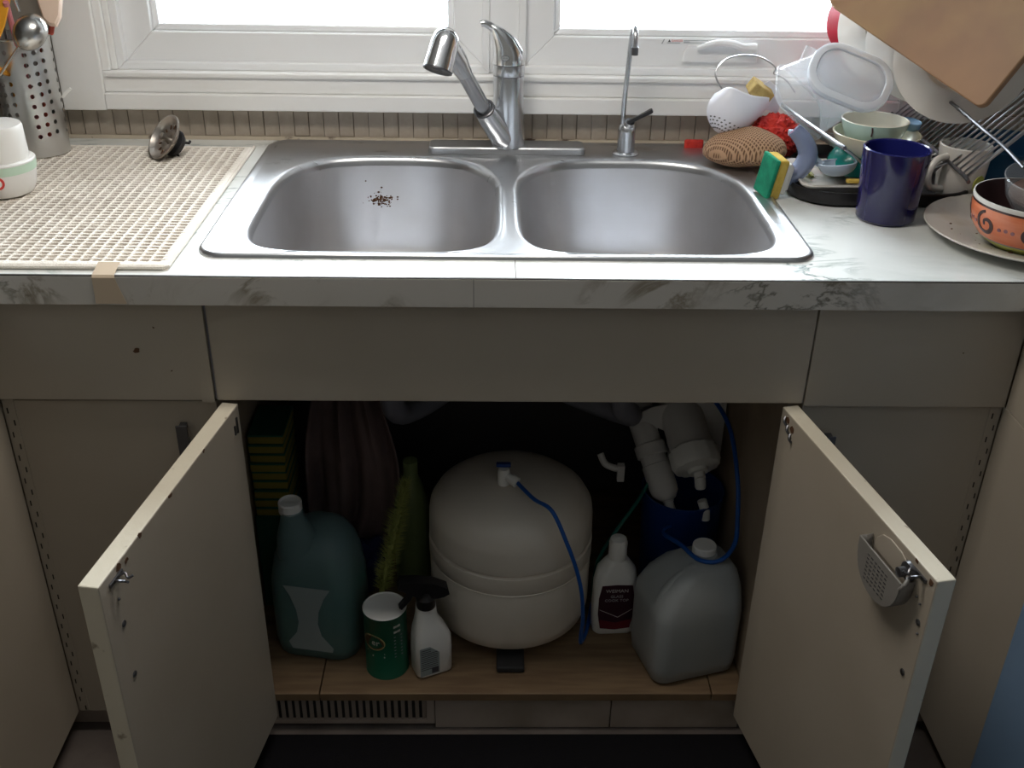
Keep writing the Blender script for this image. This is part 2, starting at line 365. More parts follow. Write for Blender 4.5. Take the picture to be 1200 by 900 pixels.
# casement latch with folded crank and warning sticker
w2 = wins[1]
b = NB(); loft(b, [rrect(.378, .6445, .066, .0035, .003, 1.056), rrect(.378, .6445, .066, .0035, .003, 1.072), rrect(.378, .6445, .058, .0035, .003, 1.083)])
lt = obj('latch', b, M['vinyl'], w2)
b = NB()
pts = smoothpts([(.335, .634, 1.080), (.352, .631, 1.087), (.372, .629, 1.091), (.395, .628, 1.089), (.415, .628, 1.083), (.437, .628, 1.083)], 5)
tube(b, pts, lambda t: .0035 + .0055 * t * (1.0 if t < .97 else .8), 10)
obj('latch_handle', b, M['vinyl'], lt)
st = obj('warning_sticker', box(NB(), .272, .362, .6473, .6478, 1.094 - .012 + .003, 1.0925), M['vinyl'], w2, smooth=False)
Mst = Matrix(((1, 0, 0, 0), (0, 0, -1, .6470), (0, 1, 0, 0), (0, 0, 0, 1)))
def stt(s, size, x, z, m): text(s, size, Matrix(((1, 0, 0, x), (0, 0, -1, .6471), (0, 1, 0, z), (0, 0, 0, 1))), m, st, ext=.0001, align='LEFT')
stt('DANGER', .0050, .2905, 1.0902, M['redprint'])
plateslab(b := NB(), [(-.0025, -.002), (.0025, -.002), (0, .0025)], Matrix(((1, 0, 0, .287), (0, 0, -1, .6471), (0, 1, 0, 1.0902), (0, 0, 0, 1))), 0, .0001); obj('warning_triangle', b, M['blackprint'], st, smooth=False)
b = NB()
for i, (xa, xb, z) in enumerate(((.283, .306, 1.0868), (.312, .355, 1.0912), (.312, .3225, 1.0888), (.312, .352, 1.0872))): box(b, xa, xb, .6469, .6472, z - .0006, z + .0006)
obj('small_print', b, M['greyprint'], st, smooth=False)
plateslab(b := NB(), [(-.003, -.004), (-.001, -.004), (.003, .004), (.001, .004)], Matrix(((1, 0, 0, .276), (0, 0, -1, .6471), (0, 1, 0, 1.089), (0, 0, 0, 1))), 0, .0001); obj('warning_mark', b, M['greyprint'], st, smooth=False)
# ------------------------------------------------------------------ worktop with the sink cut-out
def slab(bm, xs, ys, keep, z0, z1):
    V = {}
    def g(i, j, z):
        k = (i, j, z)
        if k not in V: V[k] = bm.verts.new((xs[i], ys[j], z))
        return V[k]
    nx, ny = len(xs) - 1, len(ys) - 1; K = lambda i, j: 0 <= i < nx and 0 <= j < ny and keep(i, j)
    for i in range(nx):
        for j in range(ny):
            if not K(i, j): continue
            bm.faces.new((g(i, j, z1), g(i + 1, j, z1), g(i + 1, j + 1, z1), g(i, j + 1, z1)))
            bm.faces.new((g(i, j, z0), g(i, j + 1, z0), g(i + 1, j + 1, z0), g(i + 1, j, z0)))
            for (di, dj, a, c) in ((-1, 0, (i, j + 1), (i, j)), (1, 0, (i + 1, j), (i + 1, j + 1)), (0, -1, (i, j), (i + 1, j)), (0, 1, (i + 1, j + 1), (i, j + 1))):
                if not K(i + di, j + dj): bm.faces.new((g(*a, z0), g(*c, z0), g(*c, z1), g(*a, z1)))
    return bm
CX = .678; RY = -1.2
ct = thing('worktop', 'white marble-look laminate worktop running round the sink below the window', 'worktop', (0, 0, ZC - .04))
xs = [-1.3, -CX, -.41, .41, CX, 1.3]; ys = [RY, .004, .075, .612, WY]
obj('laminate_top', slab(NB(), xs, ys, lambda i, j: (i in (0, 4) or j > 0) and not (i == 2 and j == 2), ZC - .030, ZC), M['counter'], ct, smooth=False)
b = NB()
box(b, -CX - .0005, -.0455, .0005, .0045, ZC - .040, ZC - .0012); box(b, -.0448, CX + .0005, .0005, .0045, ZC - .040, ZC - .0012)
box(b, -CX - .0045, -CX - .0005, RY, .0005, ZC - .040, ZC - .0012); box(b, CX + .0005, CX + .0045, RY, .0005, ZC - .040, ZC - .0012)
obj('edging', b, M['edging'], ct, smooth=False)
b = NB(); box(b, -CX, CX, .0012, .0046, ZC - .0012, ZC + .0003); box(b, .0086, .0096, .0046, .066, ZC - .0001, ZC + .0002); box(b, -.0456, -.0446, .001, .0047, ZC - .040, ZC - .001)
obj('joint_line', b, M['seam'], ct, smooth=False)

# ------------------------------------------------------------------ cabinets
def handle(px_loc, parent, d=(0, -1, 0), L=.055):
    # flat strap pull standing off the door face
    c = Vector(px_loc); d = Vector(d).normalized(); s = d.cross(Vector((0, 0, 1)))
    b = NB(); obox(b, c + d * .014, s, d, (0, 0, 1), .008, .0016, L)
    obox(b, c + d * .007, s, d, (0, 0, 1), .006, .007, .004).normal_update()
    for z in (-L + .006, L - .006): obox(b, c + d * .007 + Vector((0, 0, z)), s, d, (0, 0, 1), .005, .007, .004)
    return obj('handle', b, M['darkwire'], parent, smooth=False, bevel=.0008)
FB = .719; ST = .163
cab = thing('sink_cabinet', 'cream painted sink cabinet with both doors open', 'cabinet', (0, .3, FZ))
obj('fascia', box(NB(), -.3985, .4125, .017, .040, FB, ZC - .0405), M['paint'], cab, smooth=False, bevel=.0015)
obj('joint_filler', box(NB(), -.4015, -.3985, .021, .038, FB, ZC - .0405), M['pvc'], cab, smooth=False)
obj('joint_filler', box(NB(), .4125, .4137, .021, .038, FB, ZC - .0405), M['pvc'], cab, smooth=False)
b = NB(); box(b, -.450, -.432, .041, .628, FZ, ZC - .0405); obj('side_panel', b, M['inner'], cab, smooth=False)
b = NB(); box(b, .400, .418, .041, .628, FZ, ZC - .0405); obj('side_panel', b, M['inner'], cab, smooth=False)
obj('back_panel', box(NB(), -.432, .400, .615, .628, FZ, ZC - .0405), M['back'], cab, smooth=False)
for xa, xb in ((-.4315, -.3015), (-.3, .3455), (.347, .3995)):
    obj('shelf_board', box(NB(), xa, xb, .022, .614, ST - .016, ST), M['ply'], cab, smooth=False, bevel=.0015)
obj('kick_rail', box(NB(), -.112, .1815, .032, .046, FZ + .001, ST - .0165), M['toe'], cab, smooth=False)
obj('kick_rail', box(NB(), .1835, .3995, .032, .046, FZ + .001, ST - .0165), M['toe'], cab, smooth=False)
# floor register: frame, dark box and upright louvres
b = NB(); box(b, -.3935, -.1135, .034, .040, .083, .0905); box(b, -.3935, -.1135, .034, .040, .1425, .1465); box(b, -.127, -.1135, .034, .040, .0905, .1425); box(b, -.3935, -.383, .034, .040, .0905, .1425)
vent = obj('floor_register', b, M['toe'], cab, smooth=False)
obj('register_box', box(NB(), -.3925, -.114, .044, .047, .081, .1465), M['outside'], vent, smooth=False)
lm = None; x = -.379
while x < -.129:
    if lm is None:
        b = NB(); obox(b, (0, 0, 0), (.8, .6, 0), (-.6, .8, 0), (0, 0, 1), .0036, .0006, .0258); lm = bpy.data.meshes.new('louvre'); b.to_mesh(lm); b.free(); lm.materials.append(M['toe'])
    o = bpy.data.objects.new('louvre', lm); col.objects.link(o); o.parent = vent; o.location = Vector((x, .0385, .1166)) - root_loc(cab); x += .0118
# doors of the sink cabinet: built along (hinge -> free edge)
def door(h, e, n_out, zb, zt, th, parent, name='door'):
    h = Vector((*h, 0)); e = Vector((*e, 0)); d = (e - h); L = d.length; d.normalize(); n = Vector((*n_out, 0)).normalized(); n = (n - d * n.dot(d)).normalized()
    b = NB(); obox(b, (h + e) / 2 + n * th / 2 + Vector((0, 0, (zb + zt) / 2)), d, n, (0, 0, 1), L / 2, th / 2, (zt - zb) / 2)
    b.faces.ensure_lookup_table()
    for f in b.faces:
        f.material_index = 0 if abs(f.normal.dot(n)) > .9 else 1
    return obj(name, b, (M['paint'], M['paint_edge']), parent, smooth=False, bevel=.0018), d, n
def blotch(p, X, Y, r, seed, parent, m, name='paint_chip'):
    rnd = random.Random(seed); X, Y = Vector(X), Vector(Y); n = X.cross(Y).normalized(); P = Vector(p)
    pts = []
    for k in range(9):
        a = 2 * PI * k / 9; q = r * rnd.uniform(.45, 1.2); pts.append(P + X * q * math.cos(a) * 1.3 + Y * q * math.sin(a))
    b = NB(); loft(b, [[q - n * .0003 for q in pts], [q + n * .0003 for q in pts]]); bmesh.ops.recalc_face_normals(b, faces=b.faces)
    return obj(name, b, m, parent, smooth=False)
def screw(p, n, r, parent, m='darkwire'):
    b = NB(); lathe(b, [(r, 0), (r, .0012), (r * .6, .0022), (.0001, .0024)], p, n, 12); return obj('screw', b, M[m], parent)
def catch(c, d, n, parent):
    b = NB(); Z = Vector((0, 0, 1)); c = Vector(c)
    obox(b, c + n * .0012, d, Z, n, .014, .0022, .0012)
    for s in (-1, 1): tube(b, smoothpts([c + d * .004 * s + n * .001, c + d * .007 * s + n * .008 + Z * .003, c + d * .003 * s + n * .013, c + d * .006 * s + n * .018 + Z * .002], 4), .0016, 6)
    return obj('catch_clip', b, M['darkwire'], parent)
dl, d1, n1 = door((-.370, .0135), (-.432, -.377), (-1, 0), .123, .7165, .0235, cab)
i1 = -n1
for (t, z, r, s) in ((.30, .7146, .004, 1), (.22, .7138, .0035, 2), (.12, .7142, .003, 3), (.352, .712, .0055, 4), (.335, .706, .003, 5)):
    p = Vector((-.370, .0135, z)) + d1 * t + i1 * .0003; blotch(p, d1, (0, 0, 1), r, s, dl, M['crumb'])
catch(Vector((-.370, .0135, .703)) + d1 * .362, d1, i1, dl)
for z, r in ((.676, .0018), (.641, .0040), (.566, .0040)): screw(Vector((-.370, .0135, z)) + d1 * .364, i1, r, dl)
b = NB(); p = Vector((-.370, .0135, .690)) + d1 * .014; obox(b, p + i1 * .001, d1, (0, 0, 1), i1, .0015, .012, .001); obox(b, p + i1 * .001 + d1 * .008 + Vector((0, 0, -.004)), d1, (0, 0, 1), i1, .0015, .007, .001)
obj('hinge', b, M['darkwire'], dl, smooth=False)
handle(Vector((-.370, .0135, .60)) + d1 * .352 + n1 * .0235, dl, n1, .058)
dr, d2, n2 = door((.384, .0135), (.459, -.364), (1, 0), .123, .7165, .0235, cab)
i2 = -n2; H2 = Vector((.384, .0135, 0))
catch(H2 + d2 * .355 + Vector((0, 0, .704)), d2, i2, dr)
for t, z, r in ((.360, .676, .0016), (.368, .672, .0013), (.372, .649, .0040), (.376, .636, .0015), (.368, .571, .0042)): screw(H2 + d2 * t + Vector((0, 0, z)), i2, r, dr)
for (t, z, r, s) in ((.020, .706, .005, 11), (.034, .700, .006, 12), (.345, .714, .003, 13), (.376, .708, .004, 14)): blotch(H2 + d2 * t + Vector((0, 0, z)) + i2 * .0003, d2, (0, 0, 1), r, s, dr, M['crumb'])
b = NB()
for k in range(3): tube(b, smoothpts([H2 + d2 * (.014 + .010 * k) + Vector((0, 0, .708 - .008 * k)) + i2 * .001, H2 + d2 * (.018 + .010 * k) + Vector((0, 0, .703 - .008 * k)) + i2 * .004, H2 + d2 * (.022 + .009 * k) + Vector((0, 0, .698 - .008 * k)) + i2 * .001], 4), .0018, 6)
obj('hinge', b, M['darkwire'], dr)
handle(H2 + d2 * .352 + n2 * .0235 + Vector((0, 0, .60)), dr, n2, .058)

def piano(x, y, parent, sx):
    # knuckles of a piano hinge in the inner corner
    b = NB(); k = 0; z = .13
    for z in [(.128 + i * .0195) for i in range(30)]:
        s = sx if k % 2 else 0; k += 1
        box(b, x + (.0032 if k % 2 else -.0026) - .0007, x + (.0032 if k % 2 else -.0026) + .0007, y - .0008, y + .001, z, z + .0085)
    obj('piano_hinge', b, M['seam'], parent, smooth=False)
    box(b := NB(), x - .008, x + .008, y + .0002, y + .0012, .126, .716); obj('hinge_leaf', b, M['paint'], parent, smooth=False)
# corner cabinets left and right of the sink, and the return runs coming forward
for sgn, side, lab in ((-1, 'left', 'cream corner cabinet left of the open sink doors'), (1, 'right', 'cream corner cabinet right of the open sink doors')):
    lo, hi = ((-.698, -.4025) if sgn < 0 else (.4145, .698))
    c = thing('corner_cabinet', lab + ' with piano-hinged door', 'cabinet', ((lo + hi) / 2, .3, FZ))
    obj('fascia', box(NB(), lo, hi, .0165, .040, FB + (.0 if sgn < 0 else -.004), ZC - .0405), M['paint'], c, smooth=False, bevel=.001)
    # a short filler strip under the fascia seam
    if sgn < 0: obj('filler_strip', box(NB(), -.4195, -.4025, .0155, .0165, FB - .0025, ZC - .0405), M['paint'], c, smooth=False)
    dd = box(NB(), lo + .0005, hi - .0005, .024, .043, .123, FB - .005)
    dd = obj('door', dd, M['paint'], c, smooth=False, bevel=.001)
    piano((-.6895 if sgn < 0 else .6895), .0225, c, sgn)
    handle(((-.452 if sgn < 0 else .458), .024, .652 if sgn < 0 else .640), dd, (0, -1, 0), .030)
    obj('cabinet_body', box(NB(), lo - (.5 if sgn < 0 else -.006), hi + (.5 if sgn > 0 else -.0525), .045, .60, .121, ZC - .0405), M['inner'], c, smooth=False)
    obj('toe_board', box(NB(), lo - .03 * (sgn < 0) , hi + .03 * (sgn > 0), .045, .06, FZ + .0005, .1205), M['toe'], c, smooth=False)
    for (px, pz, r, s) in (((-.497, .796, .0042, 21), (-.47, .83, .0012, 22), (-.455, .765, .001, 23)) if sgn < 0 else ((.62, .80, .001, 24),)):
        blotch((px, .0162, pz), (1, 0, 0), (0, 0, 1), r, s, c, M['crumb'])
    # return run
    q = thing('return_cabinet', 'cream cabinet run coming forward on the %s side' % side, 'cabinet', (sgn * 1.0, -.5, FZ))
    X0 = sgn * .699; yend = RY if sgn < 0 else -.20
    xa, xb = sorted((X0, X0 + sgn * .022))
    obj('fascia', box(NB(), xa, xb, yend + .002, .0160, FB - (.004 if sgn > 0 else 0), ZC - .0405), M['paint'], q, smooth=False, bevel=.001)
    xa, xb = sorted((X0 + sgn * .0004, X0 + sgn * .022))
    ye = -.30 if sgn < 0 else -.197
    obj('door', box(NB(), xa, xb, ye + .002, .0235, .123, FB - .005), M['paint'], q, smooth=False, bevel=.001)
    if sgn < 0: obj('door', box(NB(), xa, xb, RY + .01, ye - .002, .123, FB - .005), M['paint'], q, smooth=False, bevel=.001)
    xa, xb = sorted((X0 + sgn * .024, sgn * 1.28))
    obj('cabinet_body', box(NB(), xa, xb, yend, .044, .121, ZC - .0405), M['inner'], q, smooth=False)
    xa, xb = sorted((X0 + sgn * .06, sgn * 1.2))
    obj('toe_board', box(NB(), xa, xb, yend, .044, FZ + .0005, .1205), M['toe'], q, smooth=False)
# appliance beyond the right return
ap = thing('dishwasher', 'blue-grey metal appliance front at the right edge of the picture', 'appliance', (1.0, -.52, FZ))
obj('front_panel', box(NB(), .664, .690, -.80, -.2035, FZ + .05, ZC - .047), M['bluemetal'], ap, bevel=.006)
obj('carcass', box(NB(), .694, 1.28, -.80, -.2055, FZ + .0005, ZC - .047), M['pvc'], ap, smooth=False)
b = NB(); box(b, .630, .640, -.75, -.26, .800, .816); box(b, .640, .664, -.73, -.72, .803, .813); box(b, .640, .664, -.29, -.28, .803, .813); obj('handle', b, M['steel'], ap, smooth=False, bevel=.002)
# black mat on the floor
obj('floor_mat', loft(NB(), [rrect(0, -.32, .46, .33, .03, FZ + .0005), rrect(0, -.32, .46, .33, .03, FZ + .008)]), M['blackmat'], base=(0, -.32, FZ), smooth=False, label='black rubber mat on the floor before the open sink cabinet', cat='mat')

# ------------------------------------------------------------------ sink
SX, SY0, SY1 = .419, .0649, .6225
sink = thing('sink', 'stainless steel double bowl drop-in sink', 'sink', (0, .34, ZC))
def se(cx, cy, hx, hy, n, N, z, ang=None):
    out = []
    for k in range(N):
        a = 2 * PI * k / N if ang is None else ang[k]
        c, s = math.cos(a), math.sin(a); m = n if s > 0 else n + 2.2; r = (abs(c / hx) ** m + abs(s / hy) ** m) ** (-1 / m)
        out.append(Vector((cx + r * c, cy + r * s, z)))
    return out
b = NB(); cy = (SY0 + SY1) / 2; hy = (SY1 - SY0) / 2
loft(b, [rrect(0, cy, SX - i, hy - i, .035 - i * .5, ZC + z, 10) for i, z in ((-.0005, .0005), (0, .0030), (.0015, .0052), (.004, .0062), (.008, .0060), (.012, .0046), (.0145, .0042))], False, False)
def half(bm, cx, sgn, bcx, bcy, hx, hyb):
    X0, X1 = sorted((0, sgn * (SX - .0145))); Y0, Y1 = SY0 + .0145, SY1 - .0145
    corners = [math.atan2(y - bcy, x - bcx) % (2 * PI) for x in (X0, X1) for y in (Y0, Y1)]
    ang = sorted([2 * PI * k / 128 for k in range(128)] + corners)
    outer = []
    rc = .0277
    for a in ang:
        c, s = math.cos(a), math.sin(a); t = 1e9
        if c > 1e-9: t = min(t, (X1 - bcx) / c)
        if c < -1e-9: t = min(t, (X0 - bcx) / c)
        if s > 1e-9: t = min(t, (Y1 - bcy) / s)
        if s < -1e-9: t = min(t, (Y0 - bcy) / s)
        x, y = bcx + t * c, bcy + t * s
        # round the outer corners
        xe = X1 if sgn > 0 else X0; cxr = xe - sgn * rc
        for ye, sy in ((Y0, 1), (Y1, -1)):
            cyr = ye + sy * rc
            if (x - cxr) * sgn > 0 and (y - cyr) * sy < 0:
                # intersect ray with corner circle
                ox, oy = bcx - cxr, bcy - cyr; B = ox * c + oy * s; C = ox * ox + oy * oy - rc * rc; D = B * B - C
                if D > 0: tt = -B + math.sqrt(D); x, y = bcx + tt * c, bcy + tt * s
        outer.append(Vector((x, y, ZC + .0042)))
    rings = [outer]
    def ring(k, z): return se(bcx, bcy, hx - k, hyb - k, 3.0, len(ang), ZC + z, ang)
    mid = [o.lerp(i, .7) for o, i in zip(outer, ring(-.004, .0042))]
    for v in mid: v.z = ZC + .0042
    rings += [mid, ring(-.004, .0050), ring(-.001, .0046), ring(.0025, .0022), ring(.0055, -.003), ring(.0072, -.010)]
    loft(bm, rings, False, False)
    w = NB()
    R = [ring(.0072, -.010), ring(.012, -.05), ring(.019, -.11), ring(.028, -.150), ring(.042, -.172), ring(.065, -.183), ring(.10, -.187)]
    loft(w, R, False, False)
    last = R[-1]; dz = ZC - .190
    dr = [Vector((bcx + .045 * math.cos(a), bcy + .045 * math.sin(a), dz)) for a in ang]
    loft(w, [last, dr], False, False)
    return w
bowlspec = ((-1, -.1905, .3035, .1815, .2220), (1, .2005, .3015, .1865, .2215))
ws = [half(b, 0, s, bx, by, hx, hyb) for s, bx, by, hx, hyb in bowlspec]
bmesh.ops.recalc_face_normals(b, faces=b.faces)
deck = obj('deck', b, M['steel'], sink, ang=60)
for w, (s, bx, by, hx, hyb) in zip(ws, bowlspec):
    bmesh.ops.recalc_face_normals(w, faces=w.faces)
    bo = obj('bowl', w, M['bowl'], sink, ang=60)
    b = NB(); lathe(b, [(.045, 0), (.043, -.003), (.036, -.004), (.033, -.03), (.0001, -.03)], (bx, by, ZC - .190), seg=32); obj('drain', b, M['polish'], bo)
    b = NB(); tube(b, smoothpts([(bx, by, ZC - .222), (bx, by, .56), (bx + .02, by + .06, .50), (bx * .5, by + .16, .50), (bx * .3, by + .25, .52)], 5), .021, 12); obj('drain_pipe', b, M['pvc'], bo)
# food debris on the left bowl's far wall
deb = NB()
from_c = Vector((-.222, .5085, .0))
for k in range(120):
    t = random.gauss(0, 1); u2 = random.gauss(0, 1); x = -.213 + t * .010; z = .842 + u2 * .0045
    if k > 108: x = -.26 + random.random() * .05; z = .835 + random.random() * .04
    y = .3035 + (.2220 - .0072 - .005 * (ZC - z) / .05 - .0005) * (1 - abs((x + .1905) / .17) ** 3.0) ** (1 / 3.0)
    bmesh.ops.create_icosphere(deb, subdivisions=1, radius=random.uniform(.0005, .0018), matrix=Matrix.Translation((x, y - .001, z)) @ Matrix.Diagonal((1.4, .5, 1, 1)))
obj('food_debris', deb, M['crumb'], base=(-.213, .51, .84), kind='stuff', label='brown food specks stuck to the left bowl wall', cat='debris')

# ------------------------------------------------------------------ kitchen faucet
DZ = ZC + .0042
fa = thing('kitchen_faucet', 'brushed nickel pull-out kitchen faucet behind the divider of the sink', 'faucet', (.003, .5665, DZ))
Mx = Matrix.Identity(4)
b = NB(); loft(b, [rrect(.003, .568, .1365, .026, .010, DZ + .0003, 6), rrect(.003, .568, .1365, .026, .010, DZ + .0095, 6), rrect(.003, .568, .134, .0235, .009, DZ + .0125, 6)]); obj('base_plate', b, M['steel'], fa, bevel=.0008)
b = NB(); lathe(b, [(.0300, 0), (.0300, .004), (.0280, .03), (.0262, .07), (.0264, .1185), (.0260, .120)], (.005, .566, DZ + .0112), seg=40, cap1=True)
obj('body', b, M['chrome'], fa, ang=50)
# side socket growing out of the body toward the wand
ax = (Vector((-.088, .437, 1.112)) - Vector((-.037, .53, .998))).normalized(); Pc = Vector((-.036, .532, .995))
rings = []
B0 = Vector((.003, .562, .932))
for t in (0, .2, .4, .6, .8, 1.0):
    p = B0.lerp(Pc, t); r = .0255 - .0070 * t; x, y, z = axes(ax.lerp(Vector((0, 0, 1)), (1 - t) * .75))
    rings.append([p + (x * math.cos(2 * PI * k / 28) + y * math.sin(2 * PI * k / 28)) * r for k in range(28)])
loft(b := NB(), rings); obj('spray_socket', b, M['chrome'], fa, ang=50)
lathe(b := NB(), [(.0180, 0), (.0186, .001), (.0186, .0035), (.0165, .0042), (.0140, .002)], Pc, ax, 28, cap0=True, cap1=True); obj('socket_ring', b, M['darkwire'], fa)
b = NB(); tube(b, [Pc + ax * .001, Pc + ax * .05, Pc + ax * .09, Pc + ax * .128], lambda t: .0128 - .0006 * t, 24); wand = obj('spray_wand', b, M['chrome'], fa, ang=50)
# spray head: dome over a barrel that looks down
hd = (Vector((-.109, .400, 1.080)) - Vector((-.0950, .422, 1.127))).normalized(); ht = Vector((-.0950, .422, 1.127))
lathe(b := NB(), [(.0001, -.0185), (.009, -.0175), (.0160, -.0135), (.0195, -.007), (.0212, .003), (.0218, .016), (.0226, .030), (.0234, .042), (.0236, .0455)], ht, hd, 36, cap1=True)
tube(b, [Pc + ax * .100, Pc + ax * .118, Pc + ax * .132, ht + hd * .004 ], lambda t: .0138 + .0055 * t, 20)
hed = obj('spray_head', b, M['polish'], fa, ang=50)
lathe(b := NB(), [(.0232, 0), (.0232, .0022), (.0205, .0028), (.0195, .0012), (.0080, .0012), (.0070, .0024), (.0001, .0024)], ht + hd * .0453, hd, 32); obj('spray_face', b, M['darkwire'], hed)
lathe(b := NB(), [(.0055, 0), (.0055, .0015), (.0001, .0022)], ht + Vector((.006, -.002, .016)), (.35, -.2, .9), 16, sx=1.6); obj('spray_button', b, M['darkwire'], hed)
# cap and lever
zc = DZ + .1312
lathe(b := NB(), [(.0262, .0012), (.0266, .003), (.0266, .0170), (.0262, .0185)], (.005, .566, zc), seg=40, cap0=True, cap1=True); obj('collar', b, M['chrome'], fa)
lathe(b := NB(), [(.0255, 0), (.0255, .0015)], (.005, .566, zc - .0008), seg=32, cap0=True, cap1=True); lathe(b, [(.0250, 0), (.0250, .0022)], (.005, .566, zc + .0180), seg=32, cap0=True, cap1=True); obj('seal_ring', b, M['darkwire'], fa)
z0 = zc + .0198; rings = []
for (cx, cy2, z, rx, ry, tl) in ((.014, .566, 0, .0264, .0264, 0), (.014, .566, .006, .0266, .0266, 0), (.0138, .566, .014, .0262, .0255, .05), (.0120, .565, .024, .0250, .0235, .15), (.0085, .564, .033, .0235, .0205, .25), (.0045, .562, .042, .0222, .0165, .32), (-.0015, .560, .050, .0200, .0120, .36), (-.0090, .558, .0565, .0160, .0080, .30), (-.0150, .557, .0600, .0100, .0045, .2)):
    rings.append([Vector((cx - .009 + rx * 1.04 * math.cos(a), cy2 + ry * math.sin(a), z0 + z * 1.08 - tl * rx * math.cos(a))) for a in [2 * PI * k / 36 for k in range(36)]])
loft(b := NB(), rings)
tube(b, smoothpts([(-.020, .559, z0 + .056), (-.029, .557, z0 + .0625), (-.037, .555, z0 + .0660), (-.0425, .554, z0 + .0650)], 5), lambda t: .0080 - .0026 * t, 16)
lev = obj('lever', b, M['polish'], fa, ang=60)
Ml = frameM((-.0015, .5402, z0 + .013), (-.24, -.965, .05), (0, 0, 1))
Ml = Ml @ Matrix.Identity(4)
b = NB(); loft(b, [[Ml @ Vector((x, y, 0)) for x, y in disc_pts(.0050, 20, 1.5, .95)], [Ml @ Vector((x, y, .0008)) for x, y in disc_pts(.0050, 20, 1.5, .95)]]); bd = obj('badge', b, M['darkwire'], lev)
b = NB(); loft(b, [[Ml @ Vector((x, y, .0006)) for x, y in disc_pts(.0042, 20, 1.5, .9)], [Ml @ Vector((x, y, .0012)) for x, y in disc_pts(.0042, 20, 1.5, .9)]]); obj('badge_face', b, M['polish'], bd)
b = NB()
for k in range(5): loft(b, [[Ml @ Vector((x + (k - 2) * .0019, y, zz)) for x, y in ((-.0006, -.0008), (.0006, -.0008), (.0006, .0008), (-.0006, .0008))] for zz in (.0011, .0014)])
obj('badge_marks', b, M['darkwire'], bd, smooth=False)

# ------------------------------------------------------------------ drinking-water tap
ro = thing('filter_tap', 'slim chrome drinking water tap with black lever right of the main faucet', 'faucet', (.211, .556, DZ))
lathe(b := NB(), [(.0235, .0003), (.0235, .003), (.0215, .0048), (.0165, .0055)], (.211, .556, DZ), seg=32, cap0=True, cap1=True); obj('base_flange', b, M['chrome'], ro)
lathe(b := NB(), [(.0155, 0), (.0155, .036), (.0150, .040), (.0125, .046), (.0085, .050)], (.211, .556, DZ + .005), seg=28, cap1=True)
tube(b, [(.211, .553, DZ + .046), (.214, .545, DZ + .060)], .0085, 14)
obj('body', b, M['chrome'], ro)
tube(b := NB(), smoothpts([(.203, .557, DZ + .046), (.2035, .557, DZ + .09), (.2065, .557, DZ + .15), (.2085, .557, DZ + .190), (.2095, .552, DZ + .208), (.2100, .541, DZ + .2165), (.2105, .528, DZ + .212), (.2105, .521, DZ + .200), (.2105, .519, DZ + .185)], 6), .0044, 12); obj('spout', b, M['chrome'], ro)
lathe(b := NB(), [(.0058, 0), (.0058, .012), (.0050, .013)], (.2105, .519, DZ + .176), seg=16, cap0=True, cap1=True); obj('spout_tip', b, M['darkwire'], ro)
a0 = Vector((.2135, .543, DZ + .060)); a1 = Vector((.247, .538, DZ + .0795)); dd = (a1 - a0).normalized(); x_, y_, z_ = axes(dd)
b = NB(); loft(b, [[p + x_ * sx * w + y_ * sy * h for sx, sy in ((-1, -1), (1, -1), (1, 1), (-1, 1))] for p, w, h in ((a0 - dd * .004, .005, .0035), (a0.lerp(a1, .5), .0045, .003), (a1, .0062, .0035), (a1 + dd * .004, .0055, .003))]); obj('lever', b, M['black'], ro, bevel=.001)
#@@PART3
# ------------------------------------------------------------------ things left of the sink
# ribbed drying mat: a height field of cells with raised cream ribs
MX0, MX1, MY0, MY1 = -.915, -.4405, .020, .577
b = NB(); px_, py_ = .0150, .0112; border = .014
def axis(lo, hi, pitch, rib):
    v = [lo, lo + .004, lo + border - .004]; n = int((hi - lo - 2 * border) / pitch); p = (hi - lo - 2 * border) / n; kinds = [1, 0]; x = lo + border
    for i in range(n):
        v += [x, x + rib * p, x + (rib + .08) * p, x + .92 * p]; kinds += [1, 1, 3, 2] if i else [1, 1, 3, 2]; x += p
    v += [hi - border, hi - .004, hi]; return v
ax_ = axis(MX0, MX1, px_, .22); ay_ = axis(MY0, MY1, py_, .30)
def ishigh(v, i, n):
    if i < 2 or i > n - 3: return 1
    if i == 2: return 1
    return 1 if (i - 3) % 4 in (0, 1) or i >= n - 3 else 0
nxm, nym = len(ax_), len(ay_); top = {}
for i, x in enumerate(ax_):
    for j, y in enumerate(ay_):
        h = max(ishigh(ax_, i, nxm), ishigh(ay_, j, nym)); z = ZC + (.0052 if h else .0026) + random.uniform(-.0004, .0004)
        if i in (0, nxm - 1) or j in (0, nym - 1): z = ZC + .0004
        X = x
        # rounded near-right corner
        top[i, j] = b.verts.new((X + random.uniform(-.0004, .0004), y + random.uniform(-.0003, .0003), z))
for i in range(nxm - 1):
    for j in range(nym - 1):
        f = b.faces.new((top[i, j], top[i + 1, j], top[i + 1, j + 1], top[i, j + 1]))
        hi = sum(v.co.z > ZC + .004 for v in f.verts); f.material_index = 1 if hi >= 3 or i in (0, nxm - 2) or j in (0, nym - 2) else 0
dm = obj('drying_mat', b, (M['mat_low'], M['mat_rib']), base=(-.68, .30, ZC), ang=80, label='beige ribbed fabric drying mat left of the sink', cat='drying mat')
b = NB()
tube(b, [(MX0, MY0 + .001, ZC + .0032), (MX1 - .006, MY0 + .001, ZC + .0032), (MX1 - .001, MY0 + .006, ZC + .0032), (MX1 - .001, MY1, ZC + .0032)], .0028, 8)
obj('piping', b, M['mat_rib'], dm)
